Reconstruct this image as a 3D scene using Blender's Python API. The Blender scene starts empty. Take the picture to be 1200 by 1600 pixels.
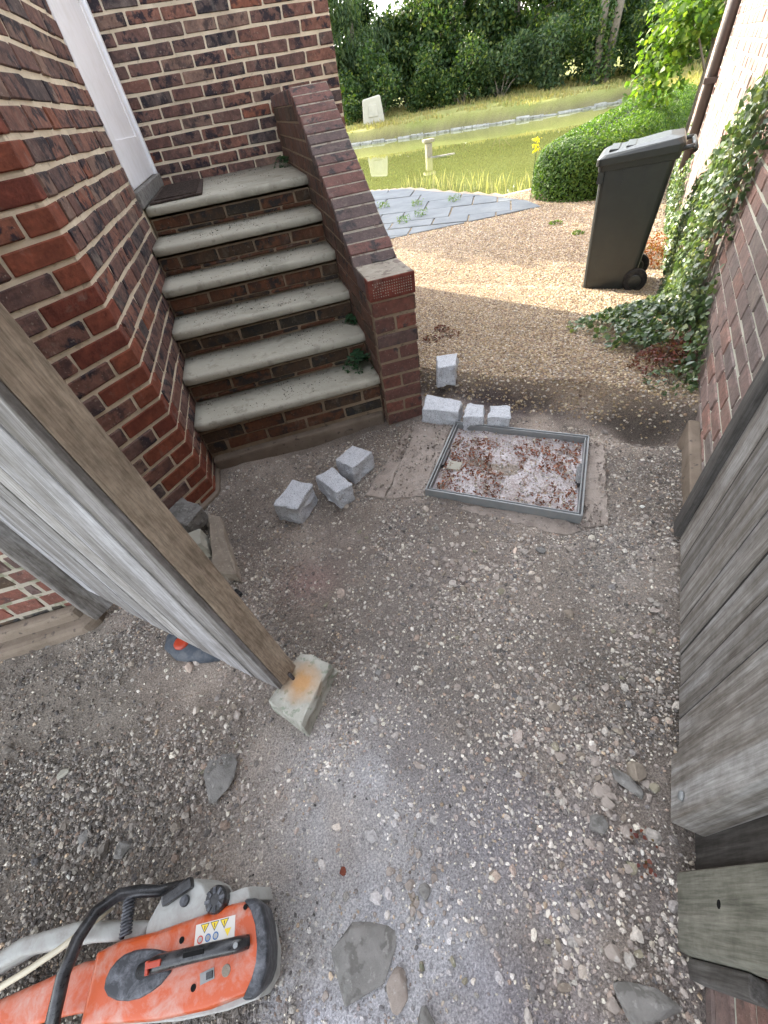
import bpy, bmesh, math, random
import numpy as np
from mathutils import Vector, Matrix, noise as mnoise

# ------------------------------------------------------------------ camera, light, exposure
scene = bpy.context.scene
COL = scene.collection
random.seed(7); np.random.seed(7)
H = 1.35; FPX = 632.0
MR = np.array([[0.95097624, -0.29033887, 0.10652482],
               [-0.28135297, -0.66920997, 0.68774888],
               [-0.12839276, -0.68400391, -0.71809049]])      # columns: camera right, down, forward in world axes
cam = bpy.data.cameras.new('camera'); cam_o = bpy.data.objects.new('camera', cam); COL.objects.link(cam_o)
cam.sensor_fit = 'HORIZONTAL'; cam.sensor_width = 36; cam.lens = 36 * FPX / 1200
cam.clip_start = 0.02; cam.clip_end = 600
cam_o.matrix_world = Matrix(((MR[0,0], -MR[0,1], -MR[0,2], 0), (MR[1,0], -MR[1,1], -MR[1,2], 0), (MR[2,0], -MR[2,1], -MR[2,2], H), (0,0,0,1)))
scene.camera = cam_o
SUN_EL = 29.0; SUN_AZ = -20.0
world = bpy.data.worlds.new('World'); scene.world = world; world.use_nodes = True
wn = world.node_tree; bg = wn.nodes['Background']
sky = wn.nodes.new('ShaderNodeTexSky'); sky.sky_type = 'NISHITA'; sky.sun_disc = False
sky.sun_elevation = math.radians(SUN_EL); sky.sun_rotation = math.radians(SUN_AZ)
sky.air_density = 1.0; sky.dust_density = 2.0; sky.ozone_density = 1.0
hsv = wn.nodes.new('ShaderNodeHueSaturation'); hsv.inputs['Saturation'].default_value = 0.28
wn.links.new(sky.outputs[0], hsv.inputs['Color']); wn.links.new(hsv.outputs[0], bg.inputs[0]); bg.inputs[1].default_value = 0.15
sun = bpy.data.lights.new('sun', 'SUN'); sun.energy = 2.0; sun.angle = math.radians(0.6); sun.color = (1.0, 0.88, 0.68)
sun_o = bpy.data.objects.new('sun', sun); COL.objects.link(sun_o)
_e, _a = math.radians(SUN_EL), math.radians(SUN_AZ)
SUN_DIR = Vector((math.cos(_e)*math.sin(_a), math.cos(_e)*math.cos(_a), math.sin(_e)))
sun_o.rotation_euler = SUN_DIR.to_track_quat('Z', 'Y').to_euler(); sun_o.location = (-10, 30, 30)
vs = scene.view_settings
vs.view_transform = 'Standard'; vs.look = 'None'; vs.gamma = 1.0; vs.exposure = 3.05; vs.use_curve_mapping = False
cy = scene.cycles
cy.use_denoising = True; cy.max_bounces = 8; cy.diffuse_bounces = 4; cy.glossy_bounces = 3; cy.transmission_bounces = 4
cy.transparent_max_bounces = 8; cy.use_adaptive_sampling = True; cy.adaptive_threshold = 0.02

# ------------------------------------------------------------------ frames and helpers
TH = math.radians(42.0)
AV = np.array([math.sin(TH), math.cos(TH)])          # along the alley, away from the camera
NV = np.array([math.cos(TH), -math.sin(TH)])         # across the alley, to the right
def sq(s, q): w = s*AV + q*NV; return float(w[0]), float(w[1])
def to_s(x, y): return x*AV[0] + y*AV[1]
def to_q(x, y): return x*NV[0] + y*NV[1]
def proj(P):
    P = np.asarray(P, float).reshape(-1, 3) - np.array([0, 0, H])
    c = P @ MR; z = np.where(np.abs(c[:, 2]) < 1e-6, 1e-6, c[:, 2])
    return np.stack([600 + FPX*c[:, 0]/z, 800 + FPX*c[:, 1]/z, c[:, 2]], 1)
def in_frame(P, m=40):
    p = proj(P); return bool(np.any((p[:, 2] > .05) & (p[:, 0] > -m) & (p[:, 0] < 1200+m) & (p[:, 1] > -m) & (p[:, 1] < 1600+m)))
def frame_mask(x, y, z, m=60):
    p = proj(np.stack([x, y, z], 1)); return (p[:, 2] > .05) & (p[:, 0] > -m) & (p[:, 0] < 1200+m) & (p[:, 1] > -m) & (p[:, 1] < 1600+m)

def _hash(ix, iy, seed):
    v = (ix.astype(np.int64)*374761393 + iy.astype(np.int64)*668265263 + seed*974634777) & 0xffffffff
    v = ((v ^ (v >> 13)) * 1274126177) & 0xffffffff
    return ((v ^ (v >> 16)) & 0xffff) / 65535.0
def vnoise(x, y, seed=0):
    x = np.asarray(x, float); y = np.asarray(y, float)
    ix = np.floor(x); iy = np.floor(y); fx = x-ix; fy = y-iy
    fx = fx*fx*(3-2*fx); fy = fy*fy*(3-2*fy)
    a = _hash(ix, iy, seed); b = _hash(ix+1, iy, seed); c = _hash(ix, iy+1, seed); d = _hash(ix+1, iy+1, seed)
    return (a*(1-fx)+b*fx)*(1-fy) + (c*(1-fx)+d*fx)*fy
def fbm(x, y, seed=0, oct=4, f=1.0):
    s = 0; a = .5; t = 0
    for i in range(oct):
        s = s + a*vnoise(np.asarray(x)*f, np.asarray(y)*f, seed+i*17); t += a; a *= .5; f *= 2.03
    return s/t
def sstep(a, b, x): t = np.clip((np.asarray(x, float)-a)/(b-a), 0, 1); return t*t*(3-2*t)

def tag(o, label=None, cat=None, group=None, kind=None):
    if label: o['label'] = label
    if cat: o['category'] = cat
    if group: o['group'] = group
    if kind: o['kind'] = kind
    return o
def thing(name, loc, label, cat, group=None, rz=0.0):
    o = bpy.data.objects.new(name, None); COL.objects.link(o); o.empty_display_size = .05
    o.location = loc; o.rotation_euler = (0, 0, rz)
    return tag(o, label, cat, group)
def link(name, me, parent=None, loc=(0, 0, 0), rot=(0, 0, 0), scale=(1, 1, 1), world_space=True):
    """world_space: loc is given in world axes (the parent must be unrotated)"""
    o = bpy.data.objects.new(name, me); COL.objects.link(o)
    if parent is not None:
        o.parent = parent
        if world_space: loc = (loc[0]-parent.location[0], loc[1]-parent.location[1], loc[2]-parent.location[2])
    o.location = loc; o.rotation_euler = rot; o.scale = scale
    return o
class MB:
    def __init__(s): s.v = []; s.f = []; s.m = []
    def add(s, vs, fs, mi=0):
        b = len(s.v); s.v += [tuple(v) for v in vs]; s.f += [tuple(i+b for i in f) for f in fs]; s.m += [mi]*len(fs); return s
    def box(s, x0, x1, y0, y1, z0, z1, mi=0, R=None, T=(0, 0, 0)):
        v = [(x, y, z) for z in (z0, z1) for y in (y0, y1) for x in (x0, x1)]
        if R is not None: v = [tuple(R @ Vector(p) + Vector(T)) for p in v]
        elif T != (0, 0, 0): v = [(p[0]+T[0], p[1]+T[1], p[2]+T[2]) for p in v]
        return s.add(v, [(0, 2, 3, 1), (4, 5, 7, 6), (0, 1, 5, 4), (2, 6, 7, 3), (0, 4, 6, 2), (1, 3, 7, 5)], mi)
    def prism(s, poly, z0, z1, mi=0):
        n = len(poly); v = [(p[0], p[1], z0) for p in poly] + [(p[0], p[1], z1) for p in poly]
        f = [tuple(range(n-1, -1, -1)), tuple(range(n, 2*n))] + [(i, (i+1) % n, n+(i+1) % n, n+i) for i in range(n)]
        return s.add(v, f, mi)
    def extrude(s, poly, axis, a, b, mi=0):
        """poly in the two other axes, extruded along axis 0 or 1"""
        n = len(poly); mk = (lambda p, t: (t, p[0], p[1])) if axis == 0 else (lambda p, t: (p[0], t, p[1]))
        v = [mk(p, a) for p in poly] + [mk(p, b) for p in poly]
        f = [tuple(range(n-1, -1, -1)), tuple(range(n, 2*n))] + [(i, (i+1) % n, n+(i+1) % n, n+i) for i in range(n)]
        return s.add(v, f, mi)
    def tube(s, pts, r, seg=8, mi=0, cap=True):
        pts = [Vector(p) for p in pts]; rings = []
        up = Vector((0, 0, 1))
        for i, p in enumerate(pts):
            d = (pts[min(i+1, len(pts)-1)] - pts[max(i-1, 0)]).normalized()
            u = d.cross(up if abs(d.z) < .95 else Vector((1, 0, 0))).normalized(); w = d.cross(u)
            rr = r[i] if isinstance(r, (list, tuple)) else r
            rings.append([p + rr*(math.cos(2*math.pi*k/seg)*u + math.sin(2*math.pi*k/seg)*w) for k in range(seg)])
        v = [q for R_ in rings for q in R_]; f = []
        for i in range(len(pts)-1):
            for k in range(seg): f.append((i*seg+k, i*seg+(k+1) % seg, (i+1)*seg+(k+1) % seg, (i+1)*seg+k))
        if cap: f += [tuple(range(seg-1, -1, -1)), tuple((len(pts)-1)*seg+k for k in range(seg))]
        return s.add(v, f, mi)
    def disc(s, c, r, h, seg=20, mi=0, prof=None, axis=Vector((0, 0, 1))):
        axis = axis.normalized(); u = axis.cross(Vector((0, 1, 0)) if abs(axis.y) < .9 else Vector((1, 0, 0))).normalized(); w = axis.cross(u)
        prof = prof or [(r, 0), (r, h*.8), (r*.93, h)]
        v = []; 
        for (pr, ph) in prof:
            for k in range(seg): v.append(Vector(c) + axis*ph + pr*(math.cos(2*math.pi*k/seg)*u + math.sin(2*math.pi*k/seg)*w))
        f = [tuple(range(seg-1, -1, -1)), tuple((len(prof)-1)*seg+k for k in range(seg))]
        for i in range(len(prof)-1):
            for k in range(seg): f.append((i*seg+k, i*seg+(k+1) % seg, (i+1)*seg+(k+1) % seg, (i+1)*seg+k))
        return s.add(v, f, mi)
    def mesh(s, name, mats, smooth=False, bevel=0.0, seg=2, fix=True):
        me = bpy.data.meshes.new(name); me.from_pydata(s.v, [], s.f)
        mats = mats if isinstance(mats, (list, tuple)) else [mats]
        for m in mats: me.materials.append(m)
        if len(mats) > 1: me.polygons.foreach_set('material_index', s.m)
        bm = bmesh.new(); bm.from_mesh(me)
        if fix: bmesh.ops.recalc_face_normals(bm, faces=bm.faces)
        if bevel: bmesh.ops.bevel(bm, geom=[e for e in bm.edges if len(e.link_faces) == 2 and e.calc_face_angle(0) > .4], offset=bevel, segments=seg, profile=.6, affect='EDGES', clamp_overlap=True)
        bm.to_mesh(me); bm.free()
        if smooth: me.polygons.foreach_set('use_smooth', [True]*len(me.polygons))
        me.update(); return me
    def build(s, name, mats, parent=None, **k):
        me = s.mesh(name, mats, **k); 
        if parent is not None:
            me.transform(Matrix.Translation(-Vector(parent.location)))
        o = bpy.data.objects.new(name, me); COL.objects.link(o); o.parent = parent; return o

def np_mesh(name, verts, faces, mat, smooth=False):
    """faces: (n,k) array"""
    me = bpy.data.meshes.new(name); verts = np.asarray(verts, np.float32); faces = np.asarray(faces, np.int32)
    n, k = faces.shape
    me.vertices.add(len(verts)); me.vertices.foreach_set('co', verts.ravel())
    me.loops.add(n*k); me.loops.foreach_set('vertex_index', faces.ravel())
    me.polygons.add(n); me.polygons.foreach_set('loop_start', np.arange(0, n*k, k, dtype=np.int32)); me.polygons.foreach_set('loop_total', np.full(n, k, np.int32))
    if smooth: me.polygons.foreach_set('use_smooth', np.ones(n, bool))
    me.update(calc_edges=True); me.validate()
    if mat: me.materials.append(mat)
    return me
def set_col(me, cols, name='col'):
    at = me.color_attributes.new(name, 'FLOAT_COLOR', 'POINT'); c = np.ones((len(me.vertices), 4), np.float32); c[:, :3] = cols; at.data.foreach_set('color', c.ravel())

# ------------------------------------------------------------------ materials
def sub(mb, name, mat, part, **k):
    me = mb.mesh(name, mat, **k); me.transform(Matrix.Translation(-Vector(part.parent.location))); o = bpy.data.objects.new(name, me); COL.objects.link(o); o.parent = part; return o
class NT:
    def __init__(s, name):
        s.m = bpy.data.materials.new(name); s.m.use_nodes = True; s.t = s.m.node_tree; s.t.nodes.clear()
        s.out = s.t.nodes.new('ShaderNodeOutputMaterial')
    def n(s, typ, **kw):
        nd = s.t.nodes.new(typ)
        for k, v in kw.items():
            if k.startswith('i_'): 
                key = k[2:].replace('_', ' '); nd.inputs[key].default_value = v
            else: setattr(nd, k, v)
        return nd
    def l(s, a, b): s.t.links.new(a, b)
    def ramp(s, fac, stops, interp='LINEAR'):
        r = s.t.nodes.new('ShaderNodeValToRGB'); r.color_ramp.interpolation = interp
        while len(r.color_ramp.elements) < len(stops): r.color_ramp.elements.new(.5)
        for e, (p, c) in zip(r.color_ramp.elements, stops): e.position = p; e.color = (*c, 1) if len(c) == 3 else c
        if fac is not None: s.l(fac, r.inputs[0])
        return r.outputs[0]
    def mix(s, fac, a, b, mode='MIX'):
        m = s.t.nodes.new('ShaderNodeMix'); m.data_type = 'RGBA'; m.blend_type = mode
        for x, i in ((fac, 0), (a, 6), (b, 7)):
            if isinstance(x, (int, float)): m.inputs[i].default_value = x
            elif isinstance(x, tuple): m.inputs[i].default_value = (*x, 1)
            else: s.l(x, m.inputs[i])
        return m.outputs[2]
    def math(s, op, a, b=None):
        m = s.t.nodes.new('ShaderNodeMath'); m.operation = op
        for x, i in ((a, 0), (b, 1)):
            if x is None: continue
            if isinstance(x, (int, float)): m.inputs[i].default_value = x
            else: s.l(x, m.inputs[i])
        return m.outputs[0]
    def coord(s, scale=(1, 1, 1), kind='Object', rand=True):
        tc = s.t.nodes.new('ShaderNodeTexCoord'); mp = s.t.nodes.new('ShaderNodeMapping'); mp.inputs['Scale'].default_value = scale
        src = tc.outputs[kind]
        if rand:
            oi = s.t.nodes.new('ShaderNodeObjectInfo'); va = s.t.nodes.new('ShaderNodeVectorMath'); va.operation = 'MULTIPLY_ADD'
            s.l(oi.outputs['Random'], va.inputs[0]); va.inputs[1].default_value = (37.1, 71.7, 53.3); s.l(src, va.inputs[2]); src = va.outputs[0]
        s.l(src, mp.inputs['Vector']); return mp.outputs[0]
    def noise(s, vec, scale, detail=4, rough=.6, dist=0.0):
        n = s.t.nodes.new('ShaderNodeTexNoise'); n.inputs['Scale'].default_value = scale; n.inputs['Detail'].default_value = detail
        n.inputs['Roughness'].default_value = rough; n.inputs['Distortion'].default_value = dist; s.l(vec, n.inputs['Vector']); return n.outputs[0]
    def rnd(s):
        oi = s.t.nodes.new('ShaderNodeObjectInfo'); g = s.t.nodes.new('ShaderNodeNewGeometry')
        return s.math('FRACT', s.math('ADD', oi.outputs['Random'], g.outputs['Random Per Island']))
    def bsdf(s, col, rough=.8, spec=.3, metal=0.0, bump=None, bstr=.3, bdist=.005, sub=None, coat=0):
        b = s.t.nodes.new('ShaderNodeBsdfPrincipled')
        if isinstance(col, tuple): b.inputs['Base Color'].default_value = (*col, 1)
        else: s.l(col, b.inputs['Base Color'])
        if isinstance(rough, (int, float)): b.inputs['Roughness'].default_value = rough
        else: s.l(rough, b.inputs['Roughness'])
        b.inputs['Specular IOR Level'].default_value = spec; b.inputs['Metallic'].default_value = metal; b.inputs['Coat Weight'].default_value = coat
        if bump is not None:
            bu = s.t.nodes.new('ShaderNodeBump'); bu.inputs['Strength'].default_value = bstr; bu.inputs['Distance'].default_value = bdist
            s.l(bump, bu.inputs['Height']); s.l(bu.outputs[0], b.inputs['Normal'])
        s.l(b.outputs[0], s.out.inputs[0]); return b

def brick_mat(name, stops, blotch=(0.02, .02, .028), bl=.5, speck=.55, dirt=None, dirtamt=0.0):
    t = NT(name); r = t.rnd(); base = t.ramp(r, stops, 'CONSTANT')
    v = t.coord(); g = t.n('ShaderNodeNewGeometry')
    n1 = t.noise(v, 14, 5, .65); base = t.mix(.55, base, t.mix(1.0, base, t.ramp(n1, [(.25, (.45, .42, .45)), (.5, (.95, .95, .95)), (.72, (1.7, 1.6, 1.5))]), 'MULTIPLY'))
    nd = t.noise(v, 38, 5, .7); base = t.mix(.6, base, t.mix(1.0, base, t.ramp(nd, [(.32, (.5, .48, .46)), (.5, (1, 1, 1)), (.7, (1.45, 1.42, 1.38))]), 'MULTIPLY'))
    n2 = t.noise(v, 17, 4, .62, .3); nv = t.noise(v, 3.1, 1, .5); base = t.mix(t.math('MULTIPLY', t.math('MULTIPLY', t.ramp(n2, [(bl-.01, (0, 0, 0)), (bl+.08, (1, 1, 1))]), t.ramp(nv, [(.30, (0, 0, 0)), (.50, (1, 1, 1))])), .92), base, blotch)
    n3 = t.noise(v, 95, 3, .6); base = t.mix(t.math('MULTIPLY', t.ramp(n3, [(speck+.08, (0, 0, 0)), (speck+.16, (1, 1, 1))]), .38), base, (.45, .38, .31))
    n4 = t.noise(v, 9, 6, .7, .3); base = t.mix(t.math('MULTIPLY', t.ramp(n4, [(.56, (0, 0, 0)), (.72, (1, 1, 1))]), .42), base, (.30, .26, .22))
    if dirt:
        n5 = t.noise(t.coord(kind='Object', rand=False, scale=(1, 1, 1)), 5, 5, .7)
        base = t.mix(t.math('MULTIPLY', n5, dirtamt), base, dirt)
    h = t.noise(v, 60, 6, .7); h2 = t.math('ADD', h, t.math('MULTIPLY', n2, .6))
    t.bsdf(base, .86, .25, bump=h2, bstr=.8, bdist=.006); return t.m
STOCK = [(0, (.135, .074, .062)), (.12, (.175, .090, .070)), (.26, (.155, .090, .076)), (.38, (.125, .078, .068)), (.5, (.19, .095, .072)), (.6, (.15, .088, .074)), (.74, (.19, .125, .10)), (.84, (.095, .072, .068)), (.94, (.21, .085, .055))]
M = {}
M['stock'] = brick_mat('stock_brick', STOCK)
M['red'] = brick_mat('red_quoin_brick', [(0, (.175, .052, .032)), (.4, (.145, .042, .028)), (.7, (.20, .062, .036))], bl=.85, speck=.62)
M['pierred'] = brick_mat('dark_red_brick', [(0, (.15, .042, .03)), (1, (.15, .042, .03))], bl=.8, speck=.62)
M['cope'] = brick_mat('coping_brick', [(0, (.12, .065, .06)), (.3, (.15, .068, .058)), (.55, (.105, .072, .07)), (.8, (.165, .072, .06))], bl=.54, dirt=(.2, .18, .16), dirtamt=.35)
M['pier'] = brick_mat('pier_brick', [(0, (.16, .058, .042)), (.35, (.20, .066, .046)), (.6, (.13, .056, .045)), (.85, (.10, .06, .055))], bl=.6, dirt=(.12, .10, .085), dirtamt=.35)
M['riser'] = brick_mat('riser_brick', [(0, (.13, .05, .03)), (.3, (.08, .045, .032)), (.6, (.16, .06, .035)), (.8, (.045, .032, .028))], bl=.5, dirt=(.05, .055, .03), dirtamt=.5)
M['side'] = brick_mat('parapet_side_brick', [(0, (.12, .06, .045)), (.4, (.09, .055, .04)), (.7, (.14, .065, .045))], bl=.55, dirt=(.07, .06, .045), dirtamt=.5)
M['rwall'] = brick_mat('boundary_brick', [(0, (.23, .15, .14)), (.25, (.19, .135, .13)), (.45, (.24, .12, .10)), (.65, (.20, .16, .15)), (.8, (.165, .125, .125)), (.9, (.25, .14, .12))], blotch=(.10, .08, .08), bl=.62, dirt=(.26, .25, .21), dirtamt=.4)
def stone_mat(name, c1, c2, sc=8, bump=.4, spots=None, rough=.9, bsc=50, extra=None):
    t = NT(name); v = t.coord(); n1 = t.noise(v, sc, 6, .65, .3)
    col = t.mix(t.ramp(n1, [(.3, (0, 0, 0)), (.7, (1, 1, 1))]), c1, c2)
    if spots:
        for (ssc, th, sc_col, amt) in spots:
            n2 = t.noise(v, ssc, 3, .55); col = t.mix(t.math('MULTIPLY', t.ramp(n2, [(th, (0, 0, 0)), (th+.07, (1, 1, 1))]), amt), col, sc_col)
    h = t.noise(v, bsc, 6, .7); t.bsdf(col, rough, .25, bump=h, bstr=bump, bdist=.006); return t.m
M['mortar'] = stone_mat('lime_mortar', (.56, .48, .35), (.72, .64, .50), 9, 1.0, [(40, .60, (.30, .25, .18), .5), (3, .58, (.42, .36, .27), .5)])
M['mortar_dark'] = stone_mat('dirty_mortar', (.20, .15, .10), (.30, .23, .16), 9, .6, [(40, .6, (.08, .07, .05), .6)])
M['mortar_dark2'] = stone_mat('grubby_mortar', (.30, .27, .22), (.42, .38, .31), 9, .6, [(20, .5, (.14, .15, .09), .7)])
M['mortar_pale'] = stone_mat('pale_mortar', (.46, .47, .40), (.60, .60, .52), 9, .6)
M['mortar_cope'] = stone_mat('coping_mortar', (.25, .22, .18), (.38, .345, .28), 14, .9, [(24, .54, (.14, .10, .085), .7), (60, .6, (.45, .42, .36), .5)])
M['tread'] = stone_mat('worn_stone_tread', (.35, .335, .275), (.44, .42, .35), 5, .5, [(22, .60, (.22, .205, .165), .5), (4, .55, (.26, .25, .20), .5), (9, .62, (.15, .145, .105), .5), (150, .67, (.05, .045, .035), .85), (55, .62, (.52, .49, .40), .4)])
M['concrete'] = stone_mat('dusty_concrete', (.24, .20, .17), (.37, .32, .28), 11, .9, [(80, .60, (.14, .12, .10), .7), (18, .55, (.20, .17, .15), .6), (200, .62, (.5, .47, .43), .6)])
M['plinth'] = stone_mat('dirty_render', (.14, .11, .082), (.23, .185, .145), 7, .6, [(30, .62, (.06, .05, .045), .7)])
M['granite'] = stone_mat('granite_setts', (.44, .46, .49), (.56, .58, .61), 30, .5, [(230, .56, (.13, .135, .15), .85), (330, .6, (.75, .75, .76), .7)], bsc=120)
M['oldstone'] = stone_mat('old_kerb_stone', (.20, .18, .13), (.30, .27, .20), 12, .8, [(40, .58, (.14, .16, .11), .7), (110, .6, (.5, .48, .42), .5)], bsc=60)
M['slate'] = stone_mat('grey_rubble', (.15, .145, .135), (.25, .24, .225), 14, .9, [(35, .52, (.10, .095, .085), .6)] + [(60, .6, (.36, .35, .33), .5)])
M['pinkstone'] = stone_mat('pinkish_rubble', (.27, .23, .20), (.40, .35, .31), 14, .9, [(30, .55, (.20, .17, .15), .5)] + [(60, .62, (.55, .52, .48), .5)])
M['brownstone'] = stone_mat('brown_rubble', (.19, .155, .125), (.29, .25, .20), 14, .6, [(60, .6, (.4, .36, .28), .5)])
M['paving'] = stone_mat('york_paving', (.10, .115, .13), (.16, .175, .19), 3, .3, [(12, .6, (.14, .15, .14), .5)])
M['edgestone'] = stone_mat('eroded_edging', (.20, .205, .19), (.32, .32, .29), 6, .5, [(9, .55, (.10, .10, .07), .7)])
M['palestone'] = stone_mat('pale_render_box', (.31, .30, .25), (.40, .38, .32), 3, .2)

def plain(name, c, rough=.5, spec=.4, metal=0.0, var=.25, sc=12, bump=.1, dust=None, dustamt=.4, coat=0):
    t = NT(name); v = t.coord(); n1 = t.noise(v, sc, 5, .6)
    col = t.mix(t.math('MULTIPLY', n1, var*1.6), c, tuple(x*.45 for x in c))
    if dust:
        n2 = t.noise(v, sc*1.7, 6, .7, .4); col = t.mix(t.math('MULTIPLY', t.ramp(n2, [(.44, (0, 0, 0)), (.66, (1, 1, 1))]), dustamt), col, dust)
    n3 = t.noise(v, sc*9, 3, .6); rg = t.math('ADD', t.math('MULTIPLY', n3, .25), rough-.1)
    t.bsdf(col, rg, spec, metal, bump=n3, bstr=bump, bdist=.002, coat=coat); return t.m
M['white'] = plain('white_upvc', (.86, .88, .92), .35, var=.03, dust=(.45, .43, .34), dustamt=.18, sc=5)
M['bin'] = plain('grey_bin_plastic', (.024, .029, .030), .36, .5, var=.1, sc=4, dust=(.06, .065, .06), dustamt=.2)
M['tyre'] = plain('black_rubber', (.018, .018, .02), .7, .3, dust=(.1, .09, .08), dustamt=.4)
M['black'] = plain('black_plastic', (.013, .014, .016), .28, .5, dust=(.17, .17, .18), dustamt=.28, sc=18)
M['greyblack'] = plain('dusty_black_plastic', (.035, .038, .045), .5, .4, dust=(.24, .25, .28), dustamt=.5, sc=25)
M['orange'] = plain('orange_saw_plastic', (.50, .080, .016), .40, .5, var=.15, dust=(.46, .30, .25), dustamt=.75, sc=11)
M['sawwhite'] = plain('light_grey_saw_plastic', (.42, .43, .41), .5, .4, var=.2, dust=(.24, .22, .20), dustamt=.6, sc=16)
M['redswitch'] = plain('red_switch', (.42, .05, .02), .4, .5)
M['steel'] = plain('galvanised_steel', (.26, .275, .28), .55, .4, .5, dust=(.3, .28, .26), dustamt=.5, sc=30)
M['darkiron'] = plain('dark_iron', (.05, .05, .055), .5, .5, .5, dust=(.18, .12, .09), dustamt=.5, sc=30)
M['pipe'] = plain('brown_black_pipe', (.055, .04, .035), .45, .5)
M['mat'] = plain('brown_rubber_mat', (.045, .032, .028), .8, .2, dust=(.14, .11, .09), dustamt=.5, sc=20)
M['rubber'] = plain('slate_blue_rubber', (.05, .062, .08), .6, .4, dust=(.17, .17, .17), dustamt=.4, sc=18)
M['hose'] = plain('cream_hose', (.55, .5, .38), .5, .4, dust=(.4, .36, .28), dustamt=.4)
M['screwhole'] = plain('dark_hole', (.012, .012, .012), .9, .1)
def wood_mat(name, c1, c2, c3, axis=2, gsc=60, streak=(.5, .51, .55), samt=.5):
    t = NT(name); s = [1, 1, 1]; s[axis] = .055; v = t.coord(tuple(s))
    g1 = t.noise(v, gsc, 5, .7, .4); g2 = t.noise(v, gsc*.3, 4, .6, .6); vv = t.coord()
    col = t.ramp(g1, [(.28, c2), (.5, c1), (.72, c3)])
    col = t.mix(t.math('MULTIPLY', t.ramp(g2, [(.5, (0, 0, 0)), (.66, (1, 1, 1))]), samt), col, streak)
    n3 = t.noise(vv, 5, 5, .6); col = t.mix(t.math('MULTIPLY', t.ramp(n3, [(.45, (0, 0, 0)), (.7, (1, 1, 1))]), .45), col, c2)
    g3 = t.noise(v, gsc*3.3, 3, .6); col = t.mix(.5, col, t.mix(1., col, t.ramp(g3, [(.36, (.55, .54, .53)), (.5, (1, 1, 1)), (.66, (1.35, 1.35, 1.35))]), 'MULTIPLY'))
    oi = t.n('ShaderNodeObjectInfo'); col = t.mix(1., col, t.ramp(oi.outputs['Random'], [(0, (.72, .70, .68)), (.5, (1, 1, 1)), (1, (1.25, 1.24, 1.22))]), 'MULTIPLY')
    n4 = t.noise(vv, 28, 5, .7); col = t.mix(.45, col, t.mix(1., col, t.ramp(n4, [(.35, (.6, .58, .55)), (.6, (1.15, 1.15, 1.15))]), 'MULTIPLY'))
    t.bsdf(col, .82, .25, bump=t.math('ADD', t.math('ADD', g1, t.math('MULTIPLY', g3, .5)), t.math('MULTIPLY', g2, .5)), bstr=.45, bdist=.003); return t.m
M['wood'] = wood_mat('weathered_grey_board', (.18, .168, .155), (.085, .072, .060), (.28, .27, .26), samt=.55, streak=(.38, .385, .39))
M['wood_pale'] = wood_mat('silvered_board', (.23, .22, .215), (.12, .11, .10), (.33, .325, .33), samt=.6, streak=(.46, .46, .49), gsc=42)
M['wood_brown'] = wood_mat('brown_weathered_stile', (.24, .19, .145), (.12, .095, .072), (.31, .255, .20), samt=.4, streak=(.34, .29, .23), gsc=80)
M['groove'] = wood_mat('groove_shade_wood', (.03, .028, .026), (.015, .014, .013), (.05, .047, .045), samt=.1)  # near-black colour stands for the shade and dirt in the board grooves
M['wood_green'] = wood_mat('grey_green_post', (.17, .17, .14), (.09, .09, .07), (.23, .225, .19), samt=.3, streak=(.28, .27, .23))
M['wood_dark'] = wood_mat('dark_damp_post', (.095, .09, .085), (.05, .047, .045), (.15, .145, .14), samt=.3, streak=(.2, .2, .2))

def leaf_mat(name, stops, trans=.45, rough=.55, spec=.35):
    t = NT(name); g = t.n('ShaderNodeNewGeometry'); col = t.ramp(g.outputs['Random Per Island'], stops)
    b = t.t.nodes.new('ShaderNodeBsdfPrincipled'); t.l(col, b.inputs['Base Color']); b.inputs['Roughness'].default_value = rough; b.inputs['Specular IOR Level'].default_value = spec
    tr = t.n('ShaderNodeBsdfTranslucent'); c2 = t.mix(1.0, col, (1.25, 1.3, .55), 'MULTIPLY'); t.l(c2, tr.inputs[0])
    mx = t.n('ShaderNodeMixShader'); mx.inputs[0].default_value = trans; t.l(b.outputs[0], mx.inputs[1]); t.l(tr.outputs[0], mx.inputs[2]); t.l(mx.outputs[0], t.out.inputs[0])
    return t.m
M['hedge'] = leaf_mat('hedge_leaf', [(0, (.035, .08, .014)), (.5, (.065, .135, .02)), (1, (.13, .20, .03))], .45)
M['treeleaf'] = leaf_mat('tree_leaf', [(0, (.02, .045, .016)), (.5, (.038, .078, .022)), (.8, (.07, .115, .028)), (1, (.16, .19, .045))])
M['treeleaf2'] = leaf_mat('willow_leaf', [(0, (.028, .058, .03)), (.5, (.05, .09, .038)), (1, (.12, .16, .06))])
M['limeleaf'] = leaf_mat('lime_leaf', [(0, (.045, .10, .012)), (.5, (.085, .16, .02)), (1, (.16, .22, .03))], .5)
M['ivy'] = leaf_mat('ivy_leaf', [(0, (.045, .08, .04)), (.4, (.075, .125, .06)), (.75, (.11, .17, .07)), (1, (.22, .26, .10))], .3, .4, .5)
M['redleaf'] = leaf_mat('red_leaf', [(0, (.10, .025, .02)), (.5, (.16, .045, .035)), (.8, (.10, .08, .03)), (1, (.22, .07, .05))], .3)
M['orangeleaf'] = leaf_mat('orange_leaf', [(0, (.2, .05, .015)), (.5, (.28, .09, .02)), (1, (.16, .14, .03))], .4)
M['fern'] = leaf_mat('fern_leaf', [(0, (.02, .06, .03)), (1, (.045, .12, .045))], .3)
M['drygrass'] = leaf_mat('dry_grass', [(0, (.22, .19, .07)), (.6, (.33, .28, .12)), (1, (.16, .19, .05))], .4)
M['reed'] = leaf_mat('pond_grass', [(0, (.24, .23, .11)), (.6, (.40, .37, .22)), (1, (.22, .25, .10))], .35)
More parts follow.
